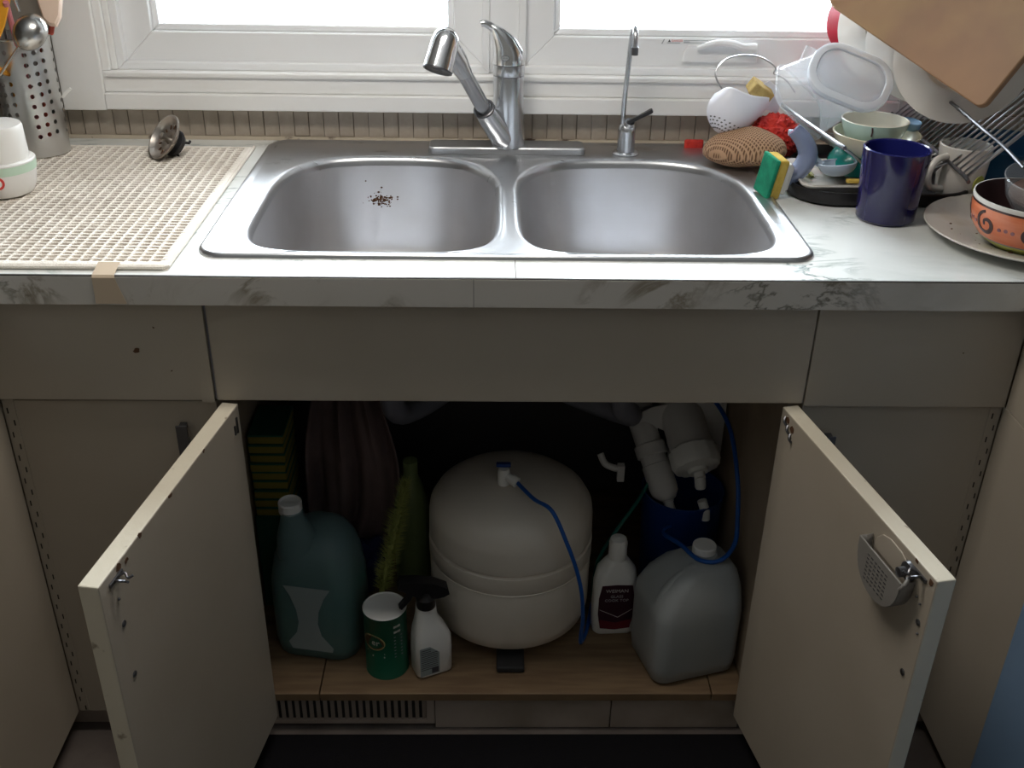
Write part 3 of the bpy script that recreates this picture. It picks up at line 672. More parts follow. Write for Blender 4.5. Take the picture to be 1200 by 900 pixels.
# masking tape strip folded over the worktop edge
b = NB(); P_ = [(.030, ZC + .0075), (.018, ZC + .0050), (.006, ZC + .0022), (.0015, ZC + .0012), (-.0012, ZC - .002), (-.0018, ZC - .020), (-.0022, ZC - .0375)]
loft(b, [[Vector((-.531 + .012 * (y < 0) * (ZC - z) / .04 * .2, y, z)), Vector((-.503 + .012 * (y < 0) * (ZC - z) / .04, y, z)), Vector((-.503 + .012 * (y < 0) * (ZC - z) / .04, y - .0006, z + .0003)), Vector((-.531, y - .0006, z + .0003))] for y, z in P_])
obj('tape_strip', b, M['tape'], base=(-.517, 0, ZC), label='strip of beige tape holding the mat over the worktop edge', cat='tape')
# perforated steel utensil holders
def holder(cx, cy, R, z0, H, label, rot=0):
    t = thing('utensil_holder', label, 'utensil holder', (cx, cy, z0), 'perforated steel utensil holders')
    b = NB(); NC = 20; rows = 9; dz = .0165; zs = z0 + .030
    P = lambda a, z: Vector((cx + R * math.cos(a), cy + R * math.sin(a), z))
    for c in range(NC):
        a0 = rot + 2 * PI * c / NC; a1 = rot + 2 * PI * (c + 1) / NC; am = (a0 + a1) / 2; ha = (a1 - a0) / 2
        st = 0; segs = 2
        cols = [a0, am, a1]
        bot = [b.verts.new(P(a, z0 + .001)) for a in cols]; prev = [b.verts.new(P(a, zs + st)) for a in cols]
        for i in range(2): b.faces.new((bot[i], bot[i + 1], prev[i + 1], prev[i]))
        for r in range(rows):
            zb = zs + st + r * dz; zt = zb + dz; nxt = [b.verts.new(P(a, zt)) for a in cols]
            if c % 4 == 3:
                for i in range(2): b.faces.new((prev[i], prev[i + 1], nxt[i + 1], nxt[i]))
            else:
                zm = (zb + zt) / 2 + (.002 * ((c % 4) - 1)); ml = b.verts.new(P(a0, (zb + zt) / 2)); mr = b.verts.new(P(a1, (zb + zt) / 2))
                outer = [prev[0], prev[1], prev[2], mr, nxt[2], nxt[1], nxt[0], ml]
                hr = .0038; hole = [b.verts.new(P(am + hr / R * math.cos(q), zm + hr * math.sin(q))) for q in [PI * 1.25, PI * 1.5, PI * 1.75, 0, PI * .25, PI * .5, PI * .75, PI]]
                for k in range(8): b.faces.new((outer[k], outer[(k + 1) % 8], hole[(k + 1) % 8], hole[k]))
            prev = nxt
        topv = [b.verts.new(P(a, z0 + H)) for a in cols]
        for i in range(2): b.faces.new((prev[i], prev[i + 1], topv[i + 1], topv[i]))
    bmesh.ops.remove_doubles(b, verts=b.verts, dist=1e-5); bmesh.ops.recalc_face_normals(b, faces=b.faces)
    bo = obj('body', b, M['holder'], t, ang=80); me = bo.data
    me.normals_split_custom_set_from_vertices([Vector((v.co.x, v.co.y, 0)).normalized() for v in me.vertices])
    lathe(b := NB(), [(R + .0012, H - .002), (R + .0018, H), (R - .001, H + .001)], (cx, cy, z0), seg=40); obj('rim', b, M['capsteel'], t)
    lathe(b := NB(), [(.0001, .0015), (R - .0008, .0015), (R - .0008, .0005), (.0001, .0005)], (cx, cy, z0), seg=40); obj('bottom', b, M['capsteel'], t)
    return t
HC = (-.7945, .532)
holder(*HC, .0475, ZC + .0055, .192, 'perforated steel utensil holder holding ladle and spatulas, at the back of the mat')
holder(-.893, .470, .0475, ZC + .0055, .180, 'second perforated steel holder cut off by the left edge of the picture', .3)
# ladle with steel bowl
la = thing('ladle', 'steel ladle with its round bowl hanging over the holder rim', 'ladle', (-.80, .52, ZC + .02), 'utensils in the steel holder')
cb = Vector((-.7395, .452, 1.126)); nl = Vector((.25, -.85, .45)).normalized()
lathe(b := NB(), [(.0240 * math.cos(a), .0240 * math.sin(a) * 1.0) for a in [PI / 2 * k / 10 for k in range(10, -1, -1)]] , cb, nl, 32, sy=1.22); obj('ladle_bowl', b, M['capsteel'], la, solid=.0014)
tube(b := NB(), smoothpts([cb + Vector((-.012, .004, .030)), (-.765, .470, 1.175), (-.80, .50, 1.14), (-.803, .522, 1.03), (-.800, .53, .93)], 5), .0026, 8); obj('handle', b, M['capsteel'], la)
# big orange spatula
sp = thing('spatula', 'large glossy orange spatula leaning out at the upper left corner', 'spatula', (-.81, .50, ZC + .02), 'utensils in the steel holder')
O = [(-.052, .09), (-.049, .03), (-.040, -.02), (-.026, -.055), (-.014, -.075), (-.004, -.080), (.004, -.070), (.016, -.045), (.030, -.010), (.040, .035), (.042, .09)]
Ms = frameM((-.786, .418, 1.150), (.12, -.96, .25), (0, 0, 1))
# local x -> right, y -> up
X_, Y_, Z_ = Vector((1, .12, 0)).normalized(), Vector((0, .25, .97)).normalized(), Vector((.12, -.96, .25)).normalized()
C0 = Vector((-.800, .425, 1.150))
b = NB(); loft(b, [[C0 + X_ * x + Y_ * y + Z_ * (z - 18 * x * x) for x, y in O] for z in (-.002, .002)]); obj('blade', b, M['orangewood'], sp, bevel=.0012)
tube(b := NB(), [C0 + X_ * -.004 + Y_ * -.06, (-.806, .50, 1.05), (-.81, .53, .93)], .005, 10); obj('handle', b, M['orangewood'], sp)
# cream scraper with dark red tip
sc = thing('scraper', 'cream silicone scraper with a dark red tip behind the ladle', 'scraper', (-.78, .53, ZC + .02), 'utensils in the steel holder')
C0 = Vector((-.7215, .505, 1.154))
O = [(-.022, .05), (-.020, .01), (-.013, -.018), (-.004, -.028), (.006, -.029), (.014, -.014), (.018, .012), (.016, .05)]
b = NB(); loft(b, [[C0 + X_ * x * s + Y_ * y * s + Z_ * z for x, y in O] for z, s in ((-.008, .8), (-.004, .97), (.004, .97), (.008, .8))]); obj('head', b, M['peach'], sc)
tube(b := NB(), [C0 + Vector((-.004, 0, -.026)), C0 + Vector((-.009, .004, -.038)), (-.752, .521, 1.116), (-.765, .528, 1.08), (-.778, .535, .93)], .0045, 10); obj('handle', b, M['redtip'], sc)
# thin whisk-like rod, pink stick and a clear plastic stick
tube(b := NB(), [(-.795, .412, 1.055), (-.760, .444, 1.104), (-.772, .50, 1.02), (-.79, .53, .93)][:2] + [(-.757, .447, 1.108)], .0022, 8)
tube(b, [(-.7575, .4465, 1.107), (-.770, .490, 1.118), (-.785, .535, .925)], .002, 8)
obj('steel_skewer', b, M['capsteel'], base=(-.79, .53, ZC + .01), label='thin steel skewer bent over the left rim of the holder', cat='skewer', group='utensils in the steel holder')
tube(b := NB(), [(-.769, .455, 1.17), (-.79, .52, 1.04), (-.80, .555, .925)], .0045, 10); obj('tongs', b, M['pink'], base=(-.80, .55, ZC + .01), label='pink handled tongs half hidden behind the steel ladle', cat='tongs', group='utensils in the steel holder')
b = NB(); obox(b, (-.742, .553, 1.010), Vector((.75, .1, .66)).normalized(), Vector((-.66, 0, .75)).normalized(), (0, 1, 0), .011, .0022, .0015)
obj('peg', b, M['plastic'], base=(-.742, .553, 1.0), smooth=False, label='small white plastic peg poking through the side of the steel holder', cat='peg')
# white tub with lid at the left edge
tb = thing('plastic_tub', 'white plastic tub with tall lid and mint band at the left edge', 'tub', (-.765, .305, ZC + .0055))
TC = (-.767, .312, ZC + .0055)
lathe(b := NB(), [(.0001, 0), (.036, 0), (.043, .003), (.0475, .012), (.0515, .034), (.0530, .052), (.0505, .054), (.0001, .054)], TC, seg=48); base_ = obj('tub_base', b, M['plastic'], tb)
lathe(b := NB(), [(.0524, .0375), (.0535, .0505)], TC, seg=48); obj('band', b, M['greenband'], tb)
lathe(b := NB(), [(.0445, .050), (.0450, .058), (.0440, .100), (.0420, .104), (.0001, .106)], TC, seg=48); obj('lid', b, M['plastic'], tb)
W_ = wrapcyl(TC[0], TC[1], .0528, math.radians(-72))
b = NB(); loft(b, [[W_(Vector((x, y + TC[2] + .0285, z))) for x, y in disc_pts(.0095, 20)] for z in (-.0022, .0002)]); obj('red_emblem', b, M['redprint'], tb)
b = NB(); loft(b, [[W_(Vector((x, y + TC[2] + .0285, z))) for x, y in disc_pts(.0058, 20)] for z in (-.0020, .0006)]); obj('emblem_centre', b, M['plastic'], tb)
# sink strainer basket lying on the mat
ss = thing('sink_strainer', 'steel sink strainer basket tipped on its rim on the mat', 'strainer', (-.575, .515, ZC + .0055))
nS = Vector((-.62, -.50, .60)).normalized(); cS = Vector((-.574, .508, ZC + .0380))
lathe(b := NB(), [(.0405, .0005), (.0400, .0028), (.0375, .0030), (.0340, -.0020), (.0290, -.0075), (.0205, -.0100), (.0120, -.0102), (.0001, -.0102)], cS, nS, 40); dish = obj('dish', b, M['strainer'], ss, solid=.0010)
x_, y_, z_ = axes(nS)
for k in range(12):
    a = 2 * PI * k / 12; d = x_ * math.cos(a) + y_ * math.sin(a); tng = z_.cross(d)
    b = NB(); obox(b, cS + d * .0235 - z_ * .0078, d, tng, z_, .0038, .0011, .0006); obj('slot', b, M['crumb'], dish, smooth=False)
lathe(b := NB(), [(.0075, -.0100), (.0060, -.006), (.0048, -.002), (.0065, .0045), (.0062, .0070), (.0001, .0085)], cS, nS, 20); obj('knob', b, M['strainer'], ss)
lathe(b := NB(), [(.0001, -.030), (.0180, -.029), (.0230, -.022), (.0230, -.0195), (.0150, -.0180), (.0130, -.0105)], cS, nS, 28); obj('stopper', b, M['blackr'], ss)
b = NB()
for k in range(3):
    a = 2 * PI * k / 3 + .7; d = x_ * math.cos(a) + y_ * math.sin(a); tube(b, [cS + d * .012 - z_ * .028, cS + d * .018 - z_ * .036, cS + d * .023 - z_ * .034], .0025, 8)
obj('prongs', b, M['blackr'], ss)

# ------------------------------------------------------------------ things right of the sink
# black draining tray
def ring_rect(cx, cy, hx, hy, r, prof, n=8): return [rrect(cx, cy, hx - i, hy - i, max(r - i, .002), z, n) for i, z in prof]
TY = (.5900, .4255)
b = NB(); loft(b, ring_rect(*TY, .145, .1375, .07, ((.012, ZC + .0004), (.003, ZC + .004), (0, ZC + .020), (.001, ZC + .0235), (.004, ZC + .0240), (.006, ZC + .021), (.010, ZC + .008), (.03, ZC + .006)), 10)); tray = obj('draining_tray', b, M['black'], base=(TY[0], TY[1], ZC), label='black plastic draining tray under the dish rack', cat='tray')
TZ = ZC + .0245
# square white plate sitting on the tray
pl = thing('square_plate', 'cream square plate with a yellow spot in the draining tray', 'plate', (.520, .395, ZC + .006), 'dishes in the draining tray')
b = NB(); loft(b, ring_rect(.533, .378, .076, .072, .020, ((.03, ZC + .0065), (.012, ZC + .012), (0, ZC + .028), (.001, ZC + .0310), (.006, ZC + .0300), (.020, ZC + .022), (.03, ZC + .020)), 6)); obj('dish', b, M['plate'], pl)
b = NB(); loft(b, [[Vector((.487 + x * 1.0, .392 + y * 1.7, ZC + .0243 + z + x * -.45)) for x, y in disc_pts(.010, 14)] for z in (0, .0020)]); obj('yellow_spot', b, M['lime'], pl)
b = NB(); box(b, .530, .590, .3265, .335, ZC + .027, ZC + .0335); obj('cinnamon_stick', b, M['sponge_y'], base=(.56, .33, ZC + .027), bevel=.002, label='brown strip lying along the front edge of the square plate', cat='strip')
bpy.data.objects['cinnamon_stick'].name = 'wooden_strip'
# teal bowl upside down
lathe(b := NB(), [(.0460, 0), (.0455, .006), (.0420, .020), (.0345, .032), (.0240, .037), (.0220, .0415), (.0200, .0415), (.0190, .037), (.0001, .036)], (.561, .395, ZC + .0300), seg=40); obj('teal_bowl', b, M['teal'], base=(.561, .395, ZC + .03), label='teal plastic bowl turned upside down on the square plate', cat='bowl', group='dishes in the draining tray')
# pale blue ladle with bent neck
pb = thing('plastic_ladle', 'pale grey-blue plastic ladle with bent neck lying on the square plate', 'ladle', (.515, .36, ZC + .03), 'dishes in the draining tray')
lathe(b := NB(), [(.0255 * math.cos(a), .0200 * math.sin(a)) for a in [-PI / 2 * k / 8 for k in range(8, -1, -1)]] + [(.0245, .0012)], (.5185, .352, ZC + .0525), (-.10, .10, 1), 28, sx=1.15); obj('scoop', b, M['greyblue'], pb, solid=.0016)
tube(b := NB(), smoothpts([(.497, .356, ZC + .047), (.4865, .366, ZC + .054), (.4860, .382, ZC + .068), (.4830, .402, ZC + .076), (.4720, .418, ZC + .080), (.458, .43, ZC + .079)], 6), lambda t: .0062 - .0010 * t, 12); obj('neck', b, M['greyblue'], pb)
# dish wand: sponge, white base, smoky handle
dw = thing('dish_wand', 'dish wand with smoky blue handle and green and yellow sponge head beside the sink', 'dish wand', (.44, .36, ZC))
def orient(x, y):
    X = Vector(x).normalized(); Y = Vector(y); Y = (Y - X * Y.dot(X)).normalized(); return X, Y, X.cross(Y)
Xa, Ya, Za = orient((.93, .32, -.10), (-.36, .93, .0))      # Xa: through the sponge toward the handle
SCn = Vector((.4110, .338, ZC + .036))
Zb = Vector((.16, -.10, 1)).normalized(); Zb = (Zb - Xa * Zb.dot(Xa)).normalized(); Ya = Zb.cross(Xa)
b = NB(); obox(b, SCn + Xa * .007, Xa, Ya, Zb, .0085, .0200, .0315); obj('sponge', b, M['sponge_y'], dw, bevel=.003)
b = NB(); obox(b, SCn - Xa * .0052, Xa, Ya, Zb, .0036, .0205, .0320); obj('scourer', b, M['sponge_g'], dw, bevel=.002)
b = NB(); obox(b, SCn + Xa * .0205, Xa, Ya, Zb, .0048, .0170, .0250); obox(b, SCn + Xa * .0285, Xa, Ya, Zb, .0030, .0140, .0200); obj('sponge_base', b, M['plastic'], dw, bevel=.002)
tube(b := NB(), smoothpts([SCn + Xa * .031 + Zb * -.006, SCn + Xa * .044 + Zb * .002, SCn + Xa * .056 + Zb * .018, SCn + Xa * .060 + Zb * .036 + Ya * .004, SCn + Xa * .050 + Zb * .054 + Ya * .012, SCn + Xa * .036 + Zb * .066 + Ya * .024], 6), lambda t: .0115 + .004 * math.sin(t * PI), 16); obj('handle', b, M['smoke'], dw)
# woven net pouch
b = NB(); bmesh.ops.create_uvsphere(b, u_segments=40, v_segments=24, radius=1)
for v in b.verts:
    x, y, z = v.co; n = noise.noise(Vector((x * 1.5, y * 1.5, 3.1)))
    e = abs(x) ** 2.4 + abs(y) ** 2.4; k = (1 / max(e, 1e-6)) ** (1 / 2.4) if e > 0 else 1; rr = math.hypot(x, y)
    x2, y2 = (x * (rr * k) ** .55, y * (rr * k) ** .55) if rr > 1e-6 else (x, y)
    top_ = .75 if z > 0 else .45
    v.co = Vector((x2 * .070, y2 * .047, z * .034 * top_ * 1.5 + .008 * n * (1 - rr) + (.006 * x)))
Mp = Matrix.Translation((.4030, .487, ZC + .0310)) @ Matrix.Rotation(math.radians(-24), 4, 'Z')
for v in b.verts: v.co = Mp @ v.co
obj('net_pouch', b, M['net'], base=(.3985, .487, ZC + .006), label='brown woven net scrubbing pouch on the right back corner of the sink', cat='scrubber')
# red nylon puff
b = NB(); bmesh.ops.create_icosphere(b, subdivisions=5, radius=1)
for v in b.verts:
    p = v.co.copy(); n = noise.turbulence(p * 3.1, 3, True); v.co = Vector((p.x * .045, p.y * .038, p.z * .040)) * (.90 + .16 * n + .05 * math.sin(28 * (p.x + p.z * .6 + n)))
for v in b.verts: v.co += Vector((.462, .528, ZC + .045))
pf = obj('scrubbing_puff', b, M['red'], base=(.462, .528, ZC + .01), label='red nylon mesh scrubbing puff behind the net pouch', cat='scrubber')
b = NB(); box(b, .322, .356, .598, .606, ZC + .004 - .0035, ZC + .0185); obj('red_cloth', b, M['red'], base=(.335, .602, ZC), bevel=.003, label='small piece of red rag against the tiles behind the sink corner', cat='cloth')
# white silicone sink caddy: a perforated cup tipped over, with side wing and wire loop
sd = thing('sink_caddy', 'white perforated silicone sink caddy lying on the net pouch', 'sink caddy', (.395, .535, ZC + .04))
NU, NV = 48, 20
aC = Vector((.46, .42, .78)).normalized(); xC, yC, zC_ = axes(aC, (0, 1, 0))
base_p = Vector((.362, .505, ZC + .058))
def LIP(a):
    d = xC * math.cos(a) + yC * math.sin(a); return .056 + .046 * max(0, d.x) ** 3 + .010 * max(0, -d.y)
b = NB(); G = {}
for j in range(NV + 1):
    t = j / NV
    for i in range(NU):
        a = 2 * PI * i / NU
        R = .047 * math.sin(min(1, (t * 1.15 + .02)) * PI / 2) ** .55
        lipf = LIP(a)
        p = base_p + (xC * math.cos(a) * R * .95 + yC * math.sin(a) * R * .72) + aC * (lipf * t ** 1.1) + xC * .010 * t * t * math.cos(2 * a)
        G[i, j] = b.verts.new(p)
for j in range(NV):
    for i in range(NU):
        b.faces.new((G[i, j], G[(i + 1) % NU, j], G[(i + 1) % NU, j + 1], G[i, j + 1]))
b.faces.new([G[i, 0] for i in range(NU)][::-1])
cup = obj('cup', b, M['silicone'], sd, solid=.0022, ang=80)
def on_cup(a, t):
    R = .047 * math.sin(min(1, (t * 1.15 + .02)) * PI / 2) ** .55; lipf = LIP(a)
    return base_p + (xC * math.cos(a) * R * .95 + yC * math.sin(a) * R * .72) + aC * (lipf * t ** 1.1)
cam_dir = Vector((-.0221, -1.2343, 1.4324))
hb = NB()
cands = []
for ia in range(96):
    a = 2 * PI * ia / 96
    for t in (.05, .12, .19, .26):
        p = on_cup(a, t); e = 1e-3; n = (on_cup(a + e, t) - p).cross(on_cup(a, t + e) - p); n.normalize()
        if n.dot(p - base_p - aC * .03) < 0: n = -n
        cands.append((a, t, p, n))
for a, t, p, n in cands:
    if ia >= 0 and round(a / (2 * PI) * 96) % 5 == int(t * 100) // 8 % 2 * 2 and n.y < -.25:
        x_, y_, z_ = axes(n); loft(hb, [[p + n * q + x_ * u * 1.5 + y_ * w for u, w in disc_pts(.0013, 8)] for q in (-.0005, .0013)])
obj('drain_holes', hb, M['darkwire'], cup, smooth=False, kind='stuff')
b = NB()
O = [(0, 0), (.022, -.004), (.046, -.012), (.052, .010), (.040, .034), (.022, .048), (.006, .040)]
C0 = Vector((.424, .535, 1.000))
loft(b, [[C0 + Vector((x, .010 + z + 6 * x * x, y * .95)) for x, y in O] for z in (-.0012, .0012)]); obj('side_wing', b, M['silicone'], sd, sub=0, bevel=.001)
tube(b := NB(), smoothpts([(.376, .548, 1.022), (.362, .560, 1.038), (.3575, .568, 1.055), (.372, .572, 1.0735), (.398, .573, 1.0815), (.428, .572, 1.0800), (.450, .571, 1.0700), (.4600, .570, 1.0610), (.4575, .569, 1.0530), (.468, .566, 1.0490), (.482, .562, 1.0400), (.495, .556, 1.024)], 6), .0015, 8); obj('wire_loop', b, M['wire'], sd)
X3, Y3, Z3 = orient((.8, .1, -.5), (0, 1, .2)); b = NB(); obox(b, (.430, .540, 1.030), X3, Y3, Z3, .020, .016, .011); obj('sponge', b, M['oldsponge'], base=(.434, .545, 1.02), bevel=.002, label='small worn yellow sponge inside the white sink caddy', cat='sponge')

# ---------------- dish rack (folding wire rack, long axis running away from the camera)
rk = thing('dish_rack', 'folding chrome wire dish rack on the right of the worktop', 'dish rack', (.62, .40, ZC + .02))
def bar(name, pts, r=.003, m='wire', sm=True): tube(b := NB(), smoothpts(pts, 6) if sm else pts, r, 8); return obj(name, b, M[m], rk)
bar('lower_rail', [(.479, .575, 1.0000), (.4905, .46, .9990), (.507, .35, .9970), (.5150, .320, .9950)], .0036)
bar('cradle_rail', [(.688, .62, .9780), (.684, .45, .9760), (.677, .27, .9750), (.672, .225, .9735)], .0030, 'darkwire')
bar('plate_rail', [(.547, .555, 1.130), (.590, .500, 1.100), (.640, .440, 1.078), (.662, .40, 1.068), (.672, .32, 1.060), (.672, .22, 1.053), (.679, .16, 1.044), (.682, .10, 1.033)], .0026, 'darkwire')
bar('plate_rail', [(.557, .560, 1.126), (.600, .505, 1.094), (.648, .444, 1.071), (.672, .40, 1.060), (.682, .32, 1.052), (.684, .235, 1.044)], .0020, 'darkwire')
bar('upper_rail', [(.885, .60, 1.178), (.885, .40, 1.178), (.885, .22, 1.178)], .0034)
bar('foot_rail', [(.640, .54, ZC + .0265), (.640, .45, ZC + .0265), (.640, .33, ZC + .0265)], .0030, 'darkwire')
bar('leg_bar', [(.688, .54, .977), (.660, .54, .955), (.640, .54, ZC + .0265)], .003, 'darkwire', sm=False)
bar('leg_bar', [(.679, .33, .975), (.660, .33, .955), (.640, .33, ZC + .0265)], .003, 'darkwire', sm=False)
wm = None
for k in range(22):
    y = .245 + .0168 * k; bb = NB(); xo = .6775 + .010 * (y - .25) / .35
    tube(bb, [(0, 0, 0), (.205, 0, .203)], .0016 if k else .0030, 6); me = bpy.data.meshes.new('wire'); bb.to_mesh(me); bb.free(); me.materials.append(M['wire']); me.polygons.foreach_set('use_smooth', [True] * len(me.polygons))
    o = bpy.data.objects.new('wire', me); col.objects.link(o); o.parent = rk; o.location = Vector((xo, y, .9755)) - rk.location
for k in range(16):
    y = .318 + .0168 * k; t = (y - .235) / .34; x0 = .531 - .052 * t; bb = NB(); tube(bb, [(x0 - .004, y, .9925 + .0085 * t), (x0 + .004, y, .9890 + .0085 * t), (x0 + .055, y, .953), (x0 + .10, y, .9500), (.6775, y, .9745)], .0013, 6)
    obj('basket_wire', bb, M['wire'], rk)
# clear container tipped on the rack, and its frosted lid
cc = thing('clear_container', 'clear plastic food container tipped on its side in the dish rack', 'food container', (.50, .47, 1.0))
X4, Y4, Z4 = orient((.75, .25, -.62), (.25, .85, .45))
C0 = Vector((.5065, .462, 1.047))
b = NB(); rr = []
for s, zz, r in ((.70, -.048, .010), (.80, -.042, .016), (.90, 0, .018), (1.0, .036, .020), (1.06, .0365, .02), (1.06, .040, .02)):
    rr.append([C0 + X4 * p.x * s + Y4 * p.y * s + Z4 * -zz for p in rrect(0, 0, .058, .044, r, 0, 6)])
loft(b, rr, True, False); obj('tub', b, M['clearp'], cc, solid=.0009, ang=50)
ld = thing('container_lid', 'frosted round-cornered plastic lid leaning above the stacked bowls', 'lid', (.53, .40, 1.05))
Xl, Yl, Zl = orient((1, -.30, -.34), (.20, .62, .62))
C0 = Vector((.5340, .405, 1.0830))
def lidring(h, r, z): return [C0 + Xl * p.x + Yl * p.y + Zl * z for p in rrect(0, 0, .0660 - h, .050 - h, r, 0, 8)]
b = NB(); loft(b, [lidring(.001, .042, -.006), lidring(0, .043, 0), lidring(.001, .042, .0045), lidring(.004, .039, .0062), lidring(.011, .033, .0058), lidring(.0125, .031, .0030)], False, False); obj('rim', b, M['frost'], ld, solid=.0009)
b = NB(); loft(b, [lidring(.0125, .031, .0030), lidring(.02, .028, .0026)], False, True); obj('panel', b, M['frostd'], ld, solid=.0008)
b = NB(); obox(b, C0 + Xl * -.073 + Yl * .008 + Zl * -.002, Xl, Yl, Zl, .009, .017, .0008); obox(b, C0 + Xl * -.081 + Yl * .008 + Zl * -.008, Zl, Yl, Xl, .007, .017, .0008); obj('clip_tab', b, M['clearp'], ld, bevel=.0006)
# stacked bowls in the basket
def bowlprof(R, H, foot, th=.003): return [(foot * .9, 0), (foot, 0), (foot, .003), (foot * 1.3, .006), (R * .80, H * .45), (R * .95, H * .80), (R, H), (R - th * .5, H + .001), (R - th, H), (R * .93 - th * .7, H * .78), (R * .76 - th, H * .46), (foot * 1.1, .008), (.0001, .007)]
lathe(b := NB(), bowlprof(.0680, .046, .026), (.5855, .388, .9560), seg=48); obj('cream_bowl', b, M['cream'], base=(.5855, .388, .9560), label='larger cream bowl under the mint bowl in the dish rack', cat='bowl', group='bowls stacked in the rack')
sb = thing('mint_bowl', 'small mint bowl with ivory inside stacked in the cream bowl', 'bowl', (.5785, .386, .9690), 'bowls stacked in the rack')
pr = bowlprof(.0520, .054, .022)
lathe(b := NB(), pr[:7], (.5785, .386, .9690), seg=48); obj('outside', b, M['mint'], sb)
lathe(b := NB(), pr[6:], (.5785, .386, .9690), seg=48); obj('inside', b, M['ivory'], sb)
W_ = wrapcyl(.5785, .386, .0518, math.radians(-112)); b = NB()
loft(b, [[W_(Vector((x, y, z))) for x, y in ((-.0013, 1.008), (.0013, 1.008), (.0016, 1.0145), (.0008, 1.0215), (-.0018, 1.0215), (-.0006, 1.0145))] for z in (-.004, .0002)]); obj('brown_mark', b, M['swirl'], sb)
lathe(b := NB(), [(.0001, 0), (.012, 0), (.0165, .004), (.0175, .012), (.0165, .0135), (.010, .010), (.0001, .009)], (.641, .405, 1.0035), (.1, -.1, 1), 24); obj('pale_blue_dish', b, M['paleblue'], base=(.641, .405, 1.002), label='tiny pale blue dish resting on the rim of the cream bowl', cat='dish', group='bowls stacked in the rack')
# plates filed in the rack
pgrp = 'plates filed in the dish rack'
for i, (x, y, z, R, lab, mm) in enumerate(((.6830, .360, 1.128, .100, 'nearest white plate filed upright behind the cutting board', 'ceramic'), (.6560, .420, 1.142, .100, 'second white plate filed behind the nearest one', 'ceramic'), (.6270, .480, 1.154, .100, 'third white plate filed behind the second', 'ceramic'), (.5850, .535, 1.150, .062, 'small red plate at the far end of the filed plates', 'redgl'))):
    n = Vector((-.42, -.80, .34)).normalized()
    prf = [(.0001, -.004), (R * .50, -.004), (R * .55, -.008), (R * .60, -.007), (R * .66, -.002), (R * .97, .010), (R, .0125), (R * .985, .0135), (R * .64, .002), (R * .5, 0), (.0001, 0)]
    lathe(b := NB(), prf, (x, y, z), -n, 56); obj('plate', b, M[mm], base=(x, y, z - R), label=lab, cat='plate', group=pgrp)
# wooden cutting board leaning over the plates
L0 = Vector((.484, .45, 1.190)); L1 = Vector((.649, .19, 1.088)); e1 = (L1 - L0).normalized(); up = Vector((.68, -.38, .65)); up = (up - e1 * up.dot(e1)).normalized(); nb = e1.cross(up).normalized()
if nb.y > 0: nb = -nb
Lb = (L1 - L0).length; Wb = .30; r = .03; O = []
for (cx, cy2, a0) in ((Lb - .012, .012, -PI / 2), (Lb - .03, Wb - .03, 0), (r, Wb - r, PI / 2), (r, r, PI)):
    rr_ = .012 if a0 == -PI / 2 else r
    for k in range(7): a = a0 + PI / 2 * k / 6; O.append((cx + rr_ * math.cos(a), cy2 + rr_ * math.sin(a)))
b = NB(); loft(b, [[L0 + e1 * x + up * y + nb * z for x, y in O] for z in (0, -.014)]); bmesh.ops.recalc_face_normals(b, faces=b.faces)
obj('cutting_board', b, M['board'], base=tuple(L1), bevel=.002, label='large brown wooden cutting board leaning over the filed plates', cat='cutting board')
# white mug and blue tub behind the blue mug
wm_ = thing('white_mug', 'white mug with its handle turned left, half hidden behind the blue mug', 'mug', (.708, .345, ZC + .007), 'mugs by the rack')
def mugprof(r0, r1, H, th=.004): return [(.0001, .001), (r0 * .86, .001), (r0 * .92, 0), (r0, .004), (r0 + (r1 - r0) * .5, H * .5), (r1, H - .001), (r1 - th * .5, H + .0005), (r1 - th, H - .001), (r0 - th, .010), (r0 * .8, .006), (.0001, .006)]
lathe(b := NB(), mugprof(.034, .040, .080), (.7130, .345, ZC + .0065), seg=40); obj('cup', b, M['ceramic'], wm_)
tube(b := NB(), smoothpts([(.678, .328, ZC + .072), (.660, .320, ZC + .068), (.650, .316, ZC + .048), (.657, .320, ZC + .026), (.681, .331, ZC + .020)], 6), .0055, 12); obj('handle', b, M['ceramic'], wm_)
W_ = wrapcyl(.7130, .345, .0368, math.radians(-62)); b = NB(); loft(b, [[W_(Vector((x * 1.3, y * 1.6 + ZC + .032, z + .0000))) for x, y in disc_pts(.009, 9)] for z in (-.001, .0012)]); obj('green_motif', b, M['lime'], wm_)
lathe(b := NB(), [(.0001, .001), (.070, .001), (.074, .004), (.082, .050), (.083, .058), (.0815, .060), (.078, .054), (.070, .006), (.0001, .005)], (.838, .455, ZC + .0005), seg=48); obj('blue_tub', b, M['bluepl2'], base=(.838, .455, ZC), label='dark blue plastic tub at the back right of the worktop', cat='tub')
# cobalt mug in front
mg = thing('blue_mug', 'tall cobalt blue mug standing in front of the dish rack', 'mug', (.568, .252, ZC), 'mugs by the rack')
pr = mugprof(.0425, .0485, .108)
lathe(b := NB(), pr[:6], (.5665, .2450, ZC + .0003), seg=56); obj('cup_outside', b, M['mug'], mg)
lathe(b := NB(), pr[5:], (.5665, .2450, ZC + .0003), seg=56); obj('cup_inside', b, M['mugin'], mg)
